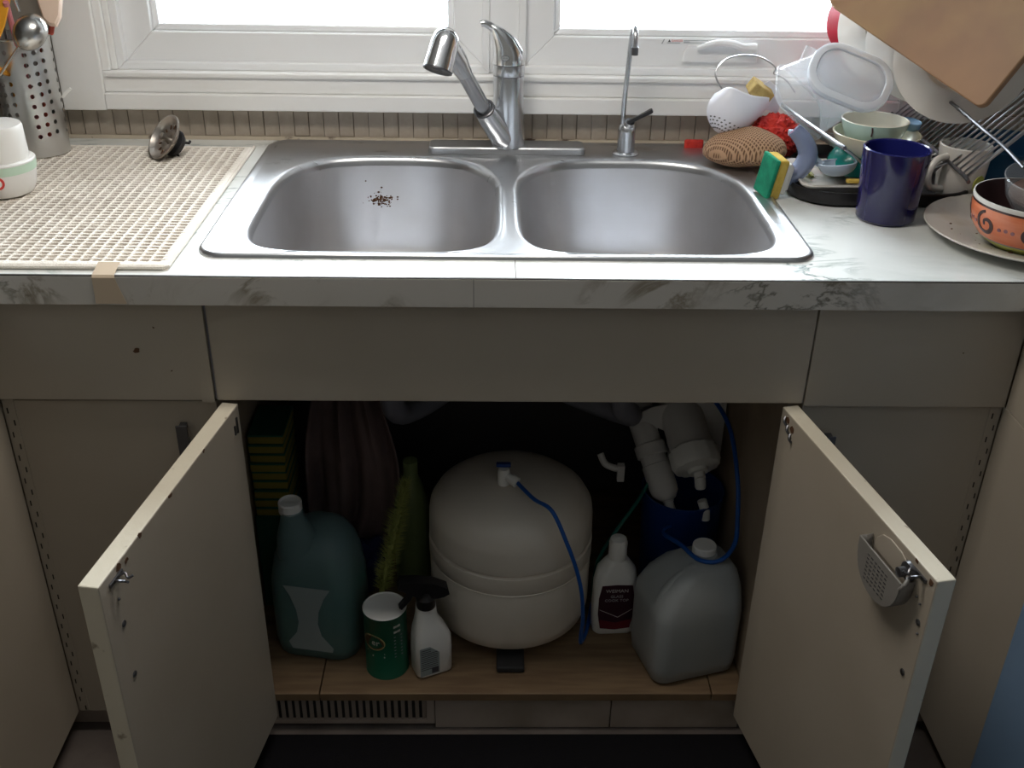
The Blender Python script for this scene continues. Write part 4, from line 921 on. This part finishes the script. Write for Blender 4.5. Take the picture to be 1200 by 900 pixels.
# plate with crumbs, swirl bowl on it and a glass bowl in that
PC = (.750, .159)
cp = thing('crumb_plate', 'large white plate with brown crumbs at the right edge of the worktop', 'plate', (*PC, ZC))
R = .1495
lathe(b := NB(), [(.0001, .002), (.075, .002), (.078, .0003), (.083, .0003), (.088, .004), (R - .003, .0165), (R, .0185), (R - .001, .0203), (R - .004, .0200), (.088, .0085), (.078, .0055), (.0001, .0052)], (*PC, ZC), seg=72); obj('dish', b, M['plate'], cp)
b = NB()
for k in range(34):
    a = random.uniform(2.2, 4.4); rr_ = random.uniform(.03, .120); s = random.uniform(.0005, .0016)
    if k in (3, 9, 15): s = .0026
    zz = .0052 if rr_ < .08 else .0055 + (rr_ - .082) * .26
    bmesh.ops.create_icosphere(b, subdivisions=1, radius=s, matrix=Matrix.Translation((PC[0] + rr_ * math.cos(a), PC[1] + rr_ * math.sin(a), ZC + zz + s * .35)) @ Matrix.Diagonal((1.4, 1, .6, 1)))
obj('crumbs', b, M['crumb'], base=(PC[0], PC[1], ZC + .006), kind='stuff', label='brown crumbs scattered on the white plate', cat='crumbs')
BC = Vector((.7235, .118, ZC + .0056))
sw = thing('swirl_bowl', 'orange glazed bowl with dark swirls and lime base on the crumb plate', 'bowl', tuple(BC))
RP = [(.045, 0), (.047, .0015), (.0600, .010), (.0725, .0210), (.0800, .034), (.0835, .050), (.0840, .070)]
def RB(z):
    for (r0, z0), (r1, z1) in zip(RP, RP[1:]):
        if z0 <= z <= z1: return r0 + (r1 - r0) * (z - z0) / (z1 - z0)
    return RP[-1][0]
def band(name, z0, z1, m, off=0):
    zs = [z0 + (z1 - z0) * k / 6 for k in range(7)]; lathe(b := NB(), [(RB(z) + off, z) for z in zs], BC, seg=64); return obj(name, b, M[m], sw)
lathe(b := NB(), [(.0001, .0005), (.040, .0005), (.042, 0)], BC, seg=64); obj('foot', b, M['swirl'], sw)
band('dark_base_band', 0, .006, 'swirl'); band('lime_band', .006, .0165, 'lime'); band('thin_line', .0105, .0117, 'swirl', .0004); band('grey_band', .0165, .0190, 'pvc'); band('orange_band', .0190, .0635, 'orange'); band('dark_line', .0635, .0665, 'swirl')
lathe(b := NB(), [(RB(.0665), .0665), (.0845, .0705), (.0840, .0725), (.0820, .0725)], BC, seg=64); obj('rim', b, M['ceramic'], sw)
lathe(b := NB(), [(.0820, .0725), (.0810, .062), (.074, .030), (.058, .012), (.0001, .0060)], BC, seg=64); obj('inside', b, M['swirl'], sw)
def onbowl(a, z, off): r = RB(z) + off; return BC + Vector((r * math.cos(a), r * math.sin(a), z))
def swirl(a0, zc, s, flip=1):
    pts = []
    for k in range(30):
        t = k / 29; th = -.6 + t * 4.6 * PI / 1.75; rad = s * (.14 + .86 * t)
        pts.append((a0 + flip * rad * math.cos(th) / .078, zc + rad * math.sin(th) * .98, .0012 + .0016 * math.sin(min(1, t * 1.0) * PI * .85)))
    b = NB(); rings = []
    for i, (a, z, w) in enumerate(pts):
        a2, z2, _ = pts[min(i + 1, 29)]; a1, z1, _ = pts[max(i - 1, 0)]; dx, dz = (a2 - a1) * .078, z2 - z1; L = math.hypot(dx, dz) or 1; nx_, nz_ = -dz / L * w, dx / L * w
        rings.append([onbowl(a + nx_ / .078, z + nz_, .0007), onbowl(a - nx_ / .078, z - nz_, .0007), onbowl(a - nx_ / .078, z - nz_, -.0004), onbowl(a + nx_ / .078, z + nz_, -.0004)])
    loft(b, rings); bmesh.ops.recalc_face_normals(b, faces=b.faces); return obj('swirl', b, M['swirl'], sw)
for k in range(8): swirl(math.radians(198 + 45 * k), .042, .0175, 1 if k % 2 else -1)
for k in range(8):
    for j in range(3):
        a = math.radians(198 + 45 * k + 15.5 + 6.6 * j); zc2 = .040 + .001 * (j % 2); b = NB()
        loft(b, [[onbowl(a + x / .078, zc2 + y, q) for x, y in disc_pts(.0026, 10)] for q in (-.0004, .0006)]); obj('dot', b, M['dot'], sw)
gb = thing('glass_bowl', 'clear glass bowl with brown contents nested in the swirl bowl', 'bowl', (.742, .140, ZC + .05), 'nested bowls')
GC = Vector((.7480, .132, ZC + .040)); gn = Vector((-.10, -.12, 1))
lathe(b := NB(), [(.0001, 0), (.026, 0), (.045, .012), (.058, .035), (.0625, .058), (.0640, .064), (.0620, .065), (.060, .058), (.055, .036), (.043, .015), (.025, .004), (.0001, .004)], GC, gn, 48); obj('glass', b, M['glass'], gb)
lathe(b := NB(), [(.0001, .005), (.026, .006), (.0435, .017), (.0540, .036), (.0535, .040), (.0001, .042)], GC, gn, 40); obj('contents', b, M['brownfill'], gb)
#@@PART4
# ------------------------------------------------------------------ things inside the cabinet
# pressure tank
TKC = Vector((.0135, .228, ST))
tk = thing('pressure_tank', 'large cream water pressure tank standing in the open cabinet', 'tank', tuple(TKC))
RT = .1400
lathe(b := NB(), [(.0001, .012), (.095, .012), (.122, .019), (.135, .031), (RT, .052), (RT, .146), (RT - .001, .1475)], TKC, seg=72); obj('lower_shell', b, M['tank'], tk)
lathe(b := NB(), [(RT - .001, .1475), (RT + .0012, .1480), (RT + .0012, .1495), (RT - .0002, .1505), (RT + .0010, .1530), (RT + .0016, .1740), (RT + .0010, .1830), (RT - .0045, .1860), (RT - .0050, .1880), (RT, .1905)], TKC, seg=72); obj('seam_band', b, M['tank'], tk)
lathe(b := NB(), [(RT, .1905), (RT + .0006, .196), (RT, .228), (RT - .002, .243), (.129, .259), (.112, .273), (.088, .284), (.055, .2915), (.02, .2945), (.0001, .295)], TKC, seg=72); obj('upper_shell', b, M['tank'], tk)
# base stand: ring with three feet; one foot shows in front
lathe(b := NB(), [(.085, .0005), (.092, .0005), (.092, .014), (.085, .014), (.085, .0005)], TKC, seg=48); stn = obj('stand', b, M['blackr'], tk)
for k in range(3):
    a = -PI / 2 + 2 * PI * k / 3; d = Vector((math.cos(a), math.sin(a), 0)); s = Vector((-d.y, d.x, 0)); obox(b := NB(), TKC + d * .124 + Vector((0, 0, .0068)), s, d, (0, 0, 1), .0235, .036, .0060); obj('foot', b, M['blackr'], stn, bevel=.003)
vt = Vector((.0005, .205, ST + .291))
b = NB(); lathe(b, [(.0105, 0), (.0105, .026), (.0085, .032), (.0001, .033)], vt, seg=20); tube(b, [vt + Vector((0, 0, .020)), vt + Vector((.016, -.012, .016))], .0075, 14); tube(b, [vt + Vector((.013, -.010, .017)), vt + Vector((.022, -.016, .014))], .0092, 12); vv = obj('valve', b, M['plastic'], tk)
b = NB(); obox(b, vt + Vector((-.001, .004, .0365)), (1, 0, 0), (0, 1, 0), (0, 0, 1), .012, .004, .0032); obj('valve_lever', b, M['bluep'], vv, bevel=.001)
v0 = vt + Vector((.022, -.016, .014))
tube(b := NB(), smoothpts([v0, (.048, .140, .470), (.075, .100, .475), (.100, .080, .425), (.118, .079, .370), (.128, .083, .320), (.133, .092, .262), (.133, .105, .215), (.136, .125, .180), (.150, .17, .1675), (.165, .24, .1675), (.18, .30, .170), (.22, .36, .19)], 8), .0034, 10); obj('blue_tube', b, M['bluetube'], base=tuple(v0), label='blue water tube curving down the front of the pressure tank', cat='tube', group='filter tubes')
# translucent green jug
jg = thing('liquid_jug', 'translucent jug of green liquid with white cap left in the cabinet', 'jug', (-.300, .165, ST))
JC = (-.3100, .158)
def jr(hx, hy, r, z, dx=0, dy=0): return rrect(JC[0] + dx, JC[1] + dy, hx, hy, r, ST + z, 8, rot=-.18)
b = NB(); loft(b, [jr(.060, .048, .030, .0010), jr(.070, .058, .035, .006), jr(.0735, .062, .036, .03), jr(.0735, .062, .036, .10), jr(.0725, .061, .036, .150), jr(.069, .058, .044, .190, .001), jr(.060, .052, .044, .214, .004, .004), jr(.046, .040, .038, .232, .006, .010), jr(.026, .022, .022, .243, .004, .014)], True, True); loft(b, [jr(.036, .032, .028, .190, -.026, -.014), jr(.031, .028, .026, .235, -.028, -.018), jr(.021, .021, .020, .268, -.030, -.020), jr(.0165, .0165, .0160, .284, -.031, -.020)]); obj('body', b, M['bluegreen'], jg, ang=60)
b = NB(); loft(b, [jr(.058, .046, .029, .003), jr(.068, .056, .034, .008), jr(.0715, .060, .035, .03), jr(.0715, .060, .035, .125)], True, True); obj('liquid', b, M['greenliq'], jg, ang=60)
cpos = Vector((JC[0] - .0340, JC[1] - .014, ST + .279)); lathe(b := NB(), [(.0165, 0), (.0190, .001), (.0190, .018), (.0175, .020), (.0160, .0165), (.0001, .0160)], cpos, seg=28); obj('cap', b, M['plastic'], jg)
O = [(-.040, .160), (.040, .160), (.028, .140), (.017, .110), (.014, .085), (.019, .060), (.038, .035), (.036, .026), (-.034, .026), (-.040, .040), (-.024, .062), (-.019, .085), (-.021, .110), (-.030, .140)]
cs_, sn_ = math.cos(-.18), math.sin(-.18)
b = NB(); loft(b, [[Vector((JC[0] + x * cs_ + (.0735 * 0 - .0625 - q) * -sn_ * 1.0, JC[1] + x * sn_ + (-.0625 - q) * cs_, ST + y)) for x, y in O] for q in (0, .0006)]); bmesh.ops.recalc_face_normals(b, faces=b.faces); obj('label_panel', b, M['label_pale'], jg, smooth=False)
# scouring powder can
cn = thing('cleanser_can', 'green cleanser can with pale top left of the spray bottle', 'can', (-.194, .088, ST))
CC = (-.1945, .0890)
lathe(b := NB(), [(.0001, .001), (.0350, .001), (.0362, 0), (.0362, .003), (.0355, .004), (.0355, .124), (.0362, .125), (.0362, .1285)], (*CC, ST), seg=48); obj('body', b, M['can'], cn)
lathe(b := NB(), [(.0362, .1285), (.0352, .1290), (.0345, .1265), (.0001, .1260)], (*CC, ST), seg=48); obj('top', b, M['plastic'], cn)
CA = math.radians(-108)
def cprint(name, O, m, q0=-.001, q1=.0004, a=CA): W_ = wrapcyl(*CC, .0356, a); b = NB(); loft(b, [[W_(Vector((x, y + ST, q))) for x, y in O] for q in (q0, q1)]); bmesh.ops.recalc_face_normals(b, faces=b.faces); return obj(name, b, M[m], cn, smooth=False)
el = lambda rx, ry, cy3: [(rx * math.cos(t) - .008, cy3 + ry * math.sin(t)) for t in [2 * PI * k / 24 for k in range(24)]]
cprint('oval_border', el(.0215, .0155, .078), 'cangold', -.001, .0004); cprint('oval_emblem', el(.0195, .0135, .078), 'canbrown', -.001, .0007)
W_ = wrapcyl(*CC, .0356 + .0008, CA); text('er', .017, None, M['canlabel'], cn, wrap=lambda p: W_(Vector((p.x - .003, p.y + ST + .079, p.z))), ext=.0002)
cprint('print_line', [(-.022, .0555), (.012, .0555), (.012, .0575), (-.022, .0575)], 'canlabel'); cprint('print_line', [(-.010, .048), (.012, .048), (.012, .051), (-.010, .051)], 'canlabel')
for k in range(2): cprint('print_line', [(.0, 0.0 + .108 - k * .011), (.012, .108 - k * .011), (.012, .112 - k * .011), (.0, .112 - k * .011)], 'canlabel', a=math.radians(-62))
for k in range(7): cprint('small_print', [(.0, .088 - k * .007), (.016, .088 - k * .007), (.016, .0895 - k * .007), (.0, .0895 - k * .007)], 'pvc', a=math.radians(-62))
# spray bottle with black trigger
sy_ = thing('spray_bottle', 'white spray bottle with black trigger head before the tank', 'spray bottle', (-.1215, .083, ST))
SB = (-.1195, .0830)
def sr(hx, hy, r, z, dx=0): return rrect(SB[0] + dx, SB[1], hx, hy, r, ST + z, 6, rot=.42)
b = NB(); loft(b, [sr(.0290, .0190, .010, .001), sr(.0315, .0215, .011, .004), sr(.0320, .0220, .012, .05), sr(.0310, .0215, .012, .076), sr(.0260, .0195, .012, .094, -.003), sr(.0200, .0170, .012, .108, -.006), sr(.0180, .0165, .0155, .120, -.007), sr(.0165, .0155, .0150, .140, -.007), sr(.0135, .0135, .0130, .145, -.007)]); obj('bottle', b, M['plastic'], sy_, ang=50)
c_, s_ = math.cos(.42), math.sin(.42)
def sf(x, z, q, y0=-.0223): return Vector((SB[0] + x * c_ - (y0 - q) * s_, SB[1] + x * s_ + (y0 - q) * c_, ST + z))
b = NB(); loft(b, [[sf(x, z, q) for x, z in ((-.028, .008), (.006, .008), (.006, .052), (-.010, .068), (-.028, .068))] for q in (0, .0004)]); bmesh.ops.recalc_face_normals(b, faces=b.faces); lb = obj('label_panel', b, M['label_pale'], sy_, smooth=False)
b = NB()
for k in range(11): z = .0625 - k * .0042; loft(b, [[sf(x, zz, q) for x, zz in ((-.026, z), (.003 - .012 * (k < 2), z), (.003 - .012 * (k < 2), z + .0013), (-.026, z + .0013))] for q in (.0003, .0006)])
loft(b, [[sf(x, zz, q) for x, zz in ((-.008, .010), (.004, .010), (.004, .022), (-.008, .022))] for q in (.0003, .0007)])
bmesh.ops.recalc_face_normals(b, faces=b.faces); obj('printed_text', b, M['blackprint'], lb, smooth=False)
TP = Vector((SB[0] - .0065, SB[1] - .003, ST + .144))
b = NB(); lathe(b, [(.0155, -.006), (.0160, .000), (.0160, .012), (.0125, .016), (.0110, .026)], TP, seg=24, cap0=True, cap1=True); obj('collar', b, M['black'], sy_)
dx_ = Vector((-.90, -.20, .18)).normalized(); sd_ = Vector((.20, -.95, 0)).normalized(); uz = dx_.cross(sd_); uz = uz if uz.z > 0 else -uz
b = NB(); O = [(-.038, .004), (-.034, .014), (-.008, .024), (.024, .026), (.046, .024), (.048, .010), (.030, .003), (.018, -.003), (-.016, -.006), (-.030, -.002)]
loft(b, [[TP + Vector((0, 0, .022)) + dx_ * x + uz * z + sd_ * q * w for x, z in O] for q, w in ((-1, .0100), (-.7, .0150), (.7, .0150), (1, .0100))]); bmesh.ops.recalc_face_normals(b, faces=b.faces); obj('spray_head', b, M['black'], sy_, bevel=.002)
b = NB(); O = [(.018, .006), (.030, .006), (.030, -.010), (.040, -.030), (.034, -.034), (.022, -.014)]
loft(b, [[TP + Vector((0, 0, .022)) + dx_ * x + uz * z + sd_ * q for x, z in O] for q in (-.006, .006)]); bmesh.ops.recalc_face_normals(b, faces=b.faces); obj('trigger', b, M['black'], sy_, bevel=.0015)
# bristle duster and the dark olive bottle behind it
dp0, dp1 = Vector((-.207, .165, .262)), Vector((-.168, .235, .428))
du = thing('bristle_brush', 'upright brush with yellow-green bristles behind the cleanser can', 'brush', (-.216, .150, ST))
tube(b := NB(), [Vector((-.218, .150, ST + .001)), dp0, dp1], .005, 8); obj('stem', b, M['bristle'], du)
b = NB(); ad = (dp1 - dp0).normalized(); x_, y_, z_ = axes(ad)
for k in range(1500):
    t = random.random() * 1.05; a = random.uniform(0, 2 * PI); d = x_ * math.cos(a) + y_ * math.sin(a); p = dp0.lerp(dp1, t); L = random.uniform(.014, .026) * (1 - .35 * max(0, t - .7) / .3)
    q = p + d * L + ad * random.uniform(.002, .016); s = d.cross(ad) * .0007
    v = [b.verts.new(c) for c in (p + s, p - s, q)]; b.faces.new(v)
    s = ad * .0007; v = [b.verts.new(c) for c in (p + s, p - s, q)]; b.faces.new(v)
obj('bristles', b, M['bristle'], du, smooth=False, kind='stuff')
lathe(b := NB(), [(.0001, .001), (.030, .001), (.033, .004), (.033, .150), (.030, .19), (.020, .225), (.013, .245), (.013, .275), (.0001, .277)], (-.163, .302, ST), seg=32); obj('olive_bottle', b, M['olive'], base=(-.163, .302, ST), label='tall olive green bottle in shadow between brush and tank', cat='bottle')
# brown rag hanging from the pipes, dark blue cloth below it
b = NB(); NUc, NVc = 30, 26; G = {}
for j in range(NVc + 1):
    t = j / NVc
    for i in range(NUc + 1):
        s = i / NUc - .5; w = .085 + .045 * math.sin(t * PI * .9); y = .330 + .012 * math.sin(s * 17 + t * 2) + .007 * math.sin(s * 31 + 1) - .025 * math.sin(PI * t)
        G[i, j] = b.verts.new((-.272 + s * w * 1.25 + .018 * t * math.sin(t * 4), y, .560 - .325 * t + .03 * abs(s) * (1 if t < .5 else -1) * 2 * t + .010 * math.sin(s * 12)))
for j in range(NVc):
    for i in range(NUc): b.faces.new((G[i, j], G[i + 1, j], G[i + 1, j + 1], G[i, j + 1]))
rg = obj('hanging_rag', b, M['cloth'], base=(-.27, .33, .56), solid=.003, ang=80, label='dusty brown rag hanging in shadow behind the green jug', cat='rag')
b = NB(); bmesh.ops.create_icosphere(b, subdivisions=4, radius=1)
for v in b.verts: p = v.co.copy(); n = noise.turbulence(p * 1.6, 3, False); v.co = Vector((p.x * .055, p.y * .05, p.z * .055)) * (.85 + .35 * n) + Vector((-.255, .300, ST + .058))
for v in b.verts: v.co.z = max(v.co.z, ST + .0008)
obj('blue_cloth', b, M['darkblue'], base=(-.255, .30, ST), label='crumpled dark blue cloth on the shelf below the brown rag', cat='cloth')
# stack of yellow sponges on a green box, left inside wall
SXc, SYc = -.3965, .290
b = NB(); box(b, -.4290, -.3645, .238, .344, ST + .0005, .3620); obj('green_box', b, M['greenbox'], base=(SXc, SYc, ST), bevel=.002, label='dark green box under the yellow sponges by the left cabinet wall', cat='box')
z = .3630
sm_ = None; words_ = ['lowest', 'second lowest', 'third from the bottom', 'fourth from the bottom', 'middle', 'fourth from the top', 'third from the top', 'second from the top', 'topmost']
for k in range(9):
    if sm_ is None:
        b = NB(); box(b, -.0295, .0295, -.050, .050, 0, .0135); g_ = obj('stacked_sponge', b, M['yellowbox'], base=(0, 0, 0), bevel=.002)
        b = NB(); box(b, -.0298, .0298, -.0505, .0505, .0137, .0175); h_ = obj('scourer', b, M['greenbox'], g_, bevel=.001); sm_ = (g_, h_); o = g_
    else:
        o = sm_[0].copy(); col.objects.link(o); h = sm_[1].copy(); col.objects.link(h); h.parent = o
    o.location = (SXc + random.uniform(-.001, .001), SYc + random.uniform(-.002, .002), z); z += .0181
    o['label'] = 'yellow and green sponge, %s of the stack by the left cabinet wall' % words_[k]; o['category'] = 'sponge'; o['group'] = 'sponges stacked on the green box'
# cook-top cleaner bottle
cl = thing('cleaner_bottle', 'white cook top cleaner bottle with maroon label right of the tank', 'bottle', (.205, .172, ST))
KB = (.1965, .184)
def kr(hx, hy, r, z): return rrect(KB[0], KB[1], hx, hy, r, ST + z, 7, rot=.05)
b = NB(); loft(b, [kr(.034, .018, .012, .0005), kr(.0375, .0215, .014, .005), kr(.0385, .0225, .015, .05), kr(.0375, .0225, .015, .105), kr(.0335, .0210, .016, .132), kr(.0240, .0180, .016, .147), kr(.0165, .0150, .014, .157)], True, True); obj('bottle', b, M['plastic'], cl, ang=50)
lathe(b := NB(), [(.0165, 0), (.0160, .003), (.0155, .020), (.0160, .032), (.0135, .040), (.0001, .0425)], (KB[0], KB[1], ST + .156), seg=28, cap0=True); obj('cap', b, M['plastic'], cl)
c5, s5 = math.cos(.05), math.sin(.05)
def kf(x, z, q): return Vector((KB[0] + x * c5 + (.0228 + q) * s5, KB[1] + x * s5 - (.0228 + q) * c5, ST + z))
O = [(-.026, .018), (0, .0145), (.026, .018), (.031, .05), (.031, .085), (.0265, .112), (0, .1135), (-.0265, .112), (-.031, .085), (-.031, .05)]
def kpanel(name, O, m, q0, q1, par): b = NB(); loft(b, [[kf(x, z, q) for x, z in O] for q in (q0, q1)]); bmesh.ops.recalc_face_normals(b, faces=b.faces); return obj(name, b, M[m], par, smooth=False)
lb = kpanel('label_panel', O, 'wlabel', 0, .0005, cl)
kpanel('label_foot', [(-.0255, .0185), (0, .0155), (.0255, .0185), (.0295, .038), (0, .030), (-.0295, .038)], 'wlabel2', .0005, .0008, lb)
kpanel('label_line', [(-.0285, .0595), (0.004, .0420), (.0285, .0595), (.0285, .0605), (.004, .0432), (-.0285, .0605)], 'lettering', .0005, .0009, lb)
Mk = Matrix(((c5, 0, s5, 0), (s5, 0, -c5, 0), (0, 1, 0, 0), (0, 0, 0, 1)))
def kt(s, size, z, m='lettering'): Mt = Mk.copy(); Mt.translation = kf(0, z, .0007); text(s, size, Mt, M[m], lb, ext=.0002)
kt('WEIMAN', .0098, .1005); kt('GLASS', .0080, .0885, 'greyprint'); kt('COOK TOP', .0080, .0800, 'greyprint')
# white gallon jug
wj = thing('gallon_jug', 'milky white gallon jug with moulded handle right in the cabinet', 'jug', (.300, .125, ST))
GJ = (.3085, .1120)
def gr(hx, hy, r, z, dx=0, dy=0): return rrect(GJ[0] + dx, GJ[1] + dy, hx, hy, r, ST + z, 8, rot=.28)
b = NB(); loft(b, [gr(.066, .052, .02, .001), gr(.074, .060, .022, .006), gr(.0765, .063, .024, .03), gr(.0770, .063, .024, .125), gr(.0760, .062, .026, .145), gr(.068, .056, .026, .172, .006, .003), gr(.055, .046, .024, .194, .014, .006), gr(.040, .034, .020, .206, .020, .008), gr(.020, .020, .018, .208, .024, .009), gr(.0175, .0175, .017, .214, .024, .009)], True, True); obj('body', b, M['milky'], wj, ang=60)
lathe(b := NB(), [(.0195, 0), (.0195, .014), (.018, .0155), (.0001, .0155)], (GJ[0] + .0215, GJ[1] + .017, ST + .2105), seg=28, cap0=True); obj('cap', b, M['plastic'], wj)
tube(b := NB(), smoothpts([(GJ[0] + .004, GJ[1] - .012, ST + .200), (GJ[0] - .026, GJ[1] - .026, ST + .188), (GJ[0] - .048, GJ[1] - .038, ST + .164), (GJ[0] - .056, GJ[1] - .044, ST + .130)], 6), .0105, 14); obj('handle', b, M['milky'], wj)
# filter assembly: bracket, inline cartridge, big membrane housing
fl = thing('water_filter', 'white water filter unit with two cartridges mounted high on the right', 'water filter', (.30, .33, .47))
ha = (Vector((.300, .252, .352)) - Vector((.248, .372, .480))).normalized(); h0 = Vector((.246, .378, .486))
lathe(b := NB(), [(.0001, -.070), (.020, -.068), (.0235, -.060), (.0235, .092), (.0255, .093), (.0255, .132), (.0240, .146), (.0165, .157), (.0110, .160), (.0110, .163)], h0, ha, 28); c1 = obj('inline_cartridge', b, M['bracket'], fl)
lathe(b := NB(), [(.0092, .160), (.0092, .184), (.0070, .186), (.0001, .186)], h0, ha, 16); obj('nozzle', b, M['plastic'], c1)
hb_ = Vector((.40, -.72, -.50)).normalized(); h1 = Vector((.325, .330, .480))
hb_ = (Vector((.340, .262, .435)) - h1).normalized()
lathe(b := NB(), [(.0001, -.11), (.036, -.108), (.038, -.10), (.038, .030), (.0415, .031), (.0425, .034)], h1, hb_, 36); c2_ = obj('membrane_housing', b, M['bracket'], fl)
rings = []
x_, y_, z_ = axes(hb_)
for r, zz in ((.0425, .034), (.0435, .060), (.0400, .068), (.0180, .071), (.0170, .078), (.0100, .079), (.0095, .088), (.0001, .089)):
    rings.append([h1 + z_ * zz + (x_ * math.cos(2 * PI * k / 36) + y_ * math.sin(2 * PI * k / 36)) * r * (1.0 if (k % 3 or r < .039) else .955) for k in range(36)])
b = NB(); loft(b, rings, False, True); obj('housing_cap', b, M['plastic'], c2_, ang=25)
lathe(b := NB(), [(.0100, 0), (.0100, .018), (.0080, .022), (.0001, .022)], h1 + z_ * .078 + Vector((.002, -.002, -.006)), (.1, -.35, -1), 14); obj('fitting', b, M['plastic'], c2_)
b = NB(); loft(b, [[Vector(p) + Vector((0, q, 0)) for p in ((.236, .350, .505), (.262, .350, .520), (.330, .350, .535), (.394, .350, .535), (.394, .350, .415), (.350, .350, .408), (.300, .350, .408), (.292, .350, .470), (.276, .350, .478), (.264, .350, .440), (.258, .350, .435))] for q in (0, .003)]); bmesh.ops.recalc_face_normals(b, faces=b.faces); obj('bracket', b, M['bracket'], fl, smooth=False)
b = NB(); obox(b, (.262, .330, .452), ha, ha.cross(Vector((0, 0, 1))).normalized(), (0, 0, 1), .055, .0018, .016); obj('clip_rail', b, M['bracket'], fl, smooth=False)
for k in range(2): lathe(b := NB(), [(.026, -.012), (.028, -.010), (.028, .010), (.026, .012)], h0 + ha * (-.02 + .085 * k) , ha, 24, cap0=True, cap1=True); obj('clip', b, M['bracket'], c1)
tube(b := NB(), [(.345, .245, .395), (.352, .240, .376), (.353, .238, .360)], .0085, 12); obj('elbow_fitting', b, M['plastic'], fl)
# blue basin behind the jug, tubes
lathe(b := NB(), [(.0001, .001), (.060, .001), (.064, .004), (.072, .215), (.074, .222), (.071, .222), (.061, .010), (.0001, .008)], (.322, .300, ST), seg=40); obj('blue_bucket', b, M['bluep'], base=(.322, .30, ST), label='blue plastic bucket behind the white gallon jug', cat='bucket')
tube(b := NB(), smoothpts([(.300, .40, .56), (.350, .34, .560), (.375, .25, .545), (.382, .18, .490), (.384, .150, .425), (.376, .120, .395), (.350, .098, .380), (.318, .105, .376), (.295, .150, .372), (.276, .205, .355), (.300, .247, .343)], 8), .0038, 10); obj('blue_tube', b, M['bluetube'], base=(.38, .18, .49), label='blue tube looping down the right wall around the filters', cat='tube', group='filter tubes')
tube(b := NB(), smoothpts([(.262, .300, .400), (.235, .262, .378), (.205, .232, .352), (.178, .215, .315), (.165, .215, .27), (.163, .22, .20), (.168, .23, .168)], 8), .0034, 10); obj('green_tube', b, M['greentube'], base=(.262, .30, .40), label='green tube running down from the filter beside the tank', cat='tube', group='filter tubes')
tube(b := NB(), smoothpts([(.170, .300, .455), (.178, .292, .440), (.192, .288, .434), (.203, .286, .433)], 5), .006, 10); box(b, .200, .212, .279, .291, .410, .442); obj('tube_clip', b, M['bracket'], base=(.19, .29, .43), label='small white tube clip in shadow right of the tank', cat='clip')

# grey suction caddy stuck on the right door
cd = thing('door_caddy', 'grey half-round plastic caddy stuck on the inside of the right door', 'caddy', tuple(H2 + d2 * .295 + Vector((0, 0, .66)) + i2 * .002))
def dp(t, z, q): return H2 + d2 * t + Vector((0, 0, z)) + i2 * q
TC_, HW_ = .3065, .0455
O = [(TC_ - HW_ * math.cos(a), .690 - .056 * math.sin(a) ** .75) for a in [PI * k / 20 for k in range(0, 21)]]
b = NB(); loft(b, [[dp(t, z, q) for t, z in O] for q in (.0170, .0190)]); bmesh.ops.recalc_face_normals(b, faces=b.faces); fr = obj('front_shell', b, M['greyplastic'], cd, smooth=False)
b = NB(); loft(b, [[dp(t, z, .0012) for t, z in O], [dp(t, z, .0180) for t, z in O]], False, False, closed=False); obj('side_shell', b, M['greyplastic'], cd, solid=.0016)
Ob = [(.268, .680), (.345, .680), (.343, .694), (.335, .704), (.320, .710), (.296, .711), (.280, .706), (.271, .696)]
b = NB(); loft(b, [[dp(t, z - .003, q) for t, z in Ob] for q in (.0006, .0026)]); bmesh.ops.recalc_face_normals(b, faces=b.faces); obj('back_plate', b, M['paint'], cd, smooth=False, bevel=.0006)
b = NB()
for j in range(7):
    for i in range(6):
        t = .286 + i * .0078; z = .680 - j * .0055; x_, y_, z_ = d2, Vector((0, 0, 1)), i2; loft(b, [[dp(t + u, z + w, q) for u, w in ((-.0022, -.0007), (.0022, -.0007), (.0022, .0007), (-.0022, .0007))] for q in (.0188, .0193)])
bmesh.ops.recalc_face_normals(b, faces=b.faces); obj('drain_slots', b, M['darkwire'], fr, smooth=False, kind='stuff')
lathe(b := NB(), [(.012, 0), (.011, .004), (.006, .006), (.006, .014), (.0001, .015)], dp(.340, .697, .0026), i2, 20); obj('suction_cup', b, M['darkwire'], cd)
tube(b := NB(), smoothpts([dp(.346, .694, .008), dp(.353, .696, .012), dp(.356, .690, .018), dp(.352, .682, .019)], 4), .0022, 8); obj('hook', b, M['greyplastic'], cd)
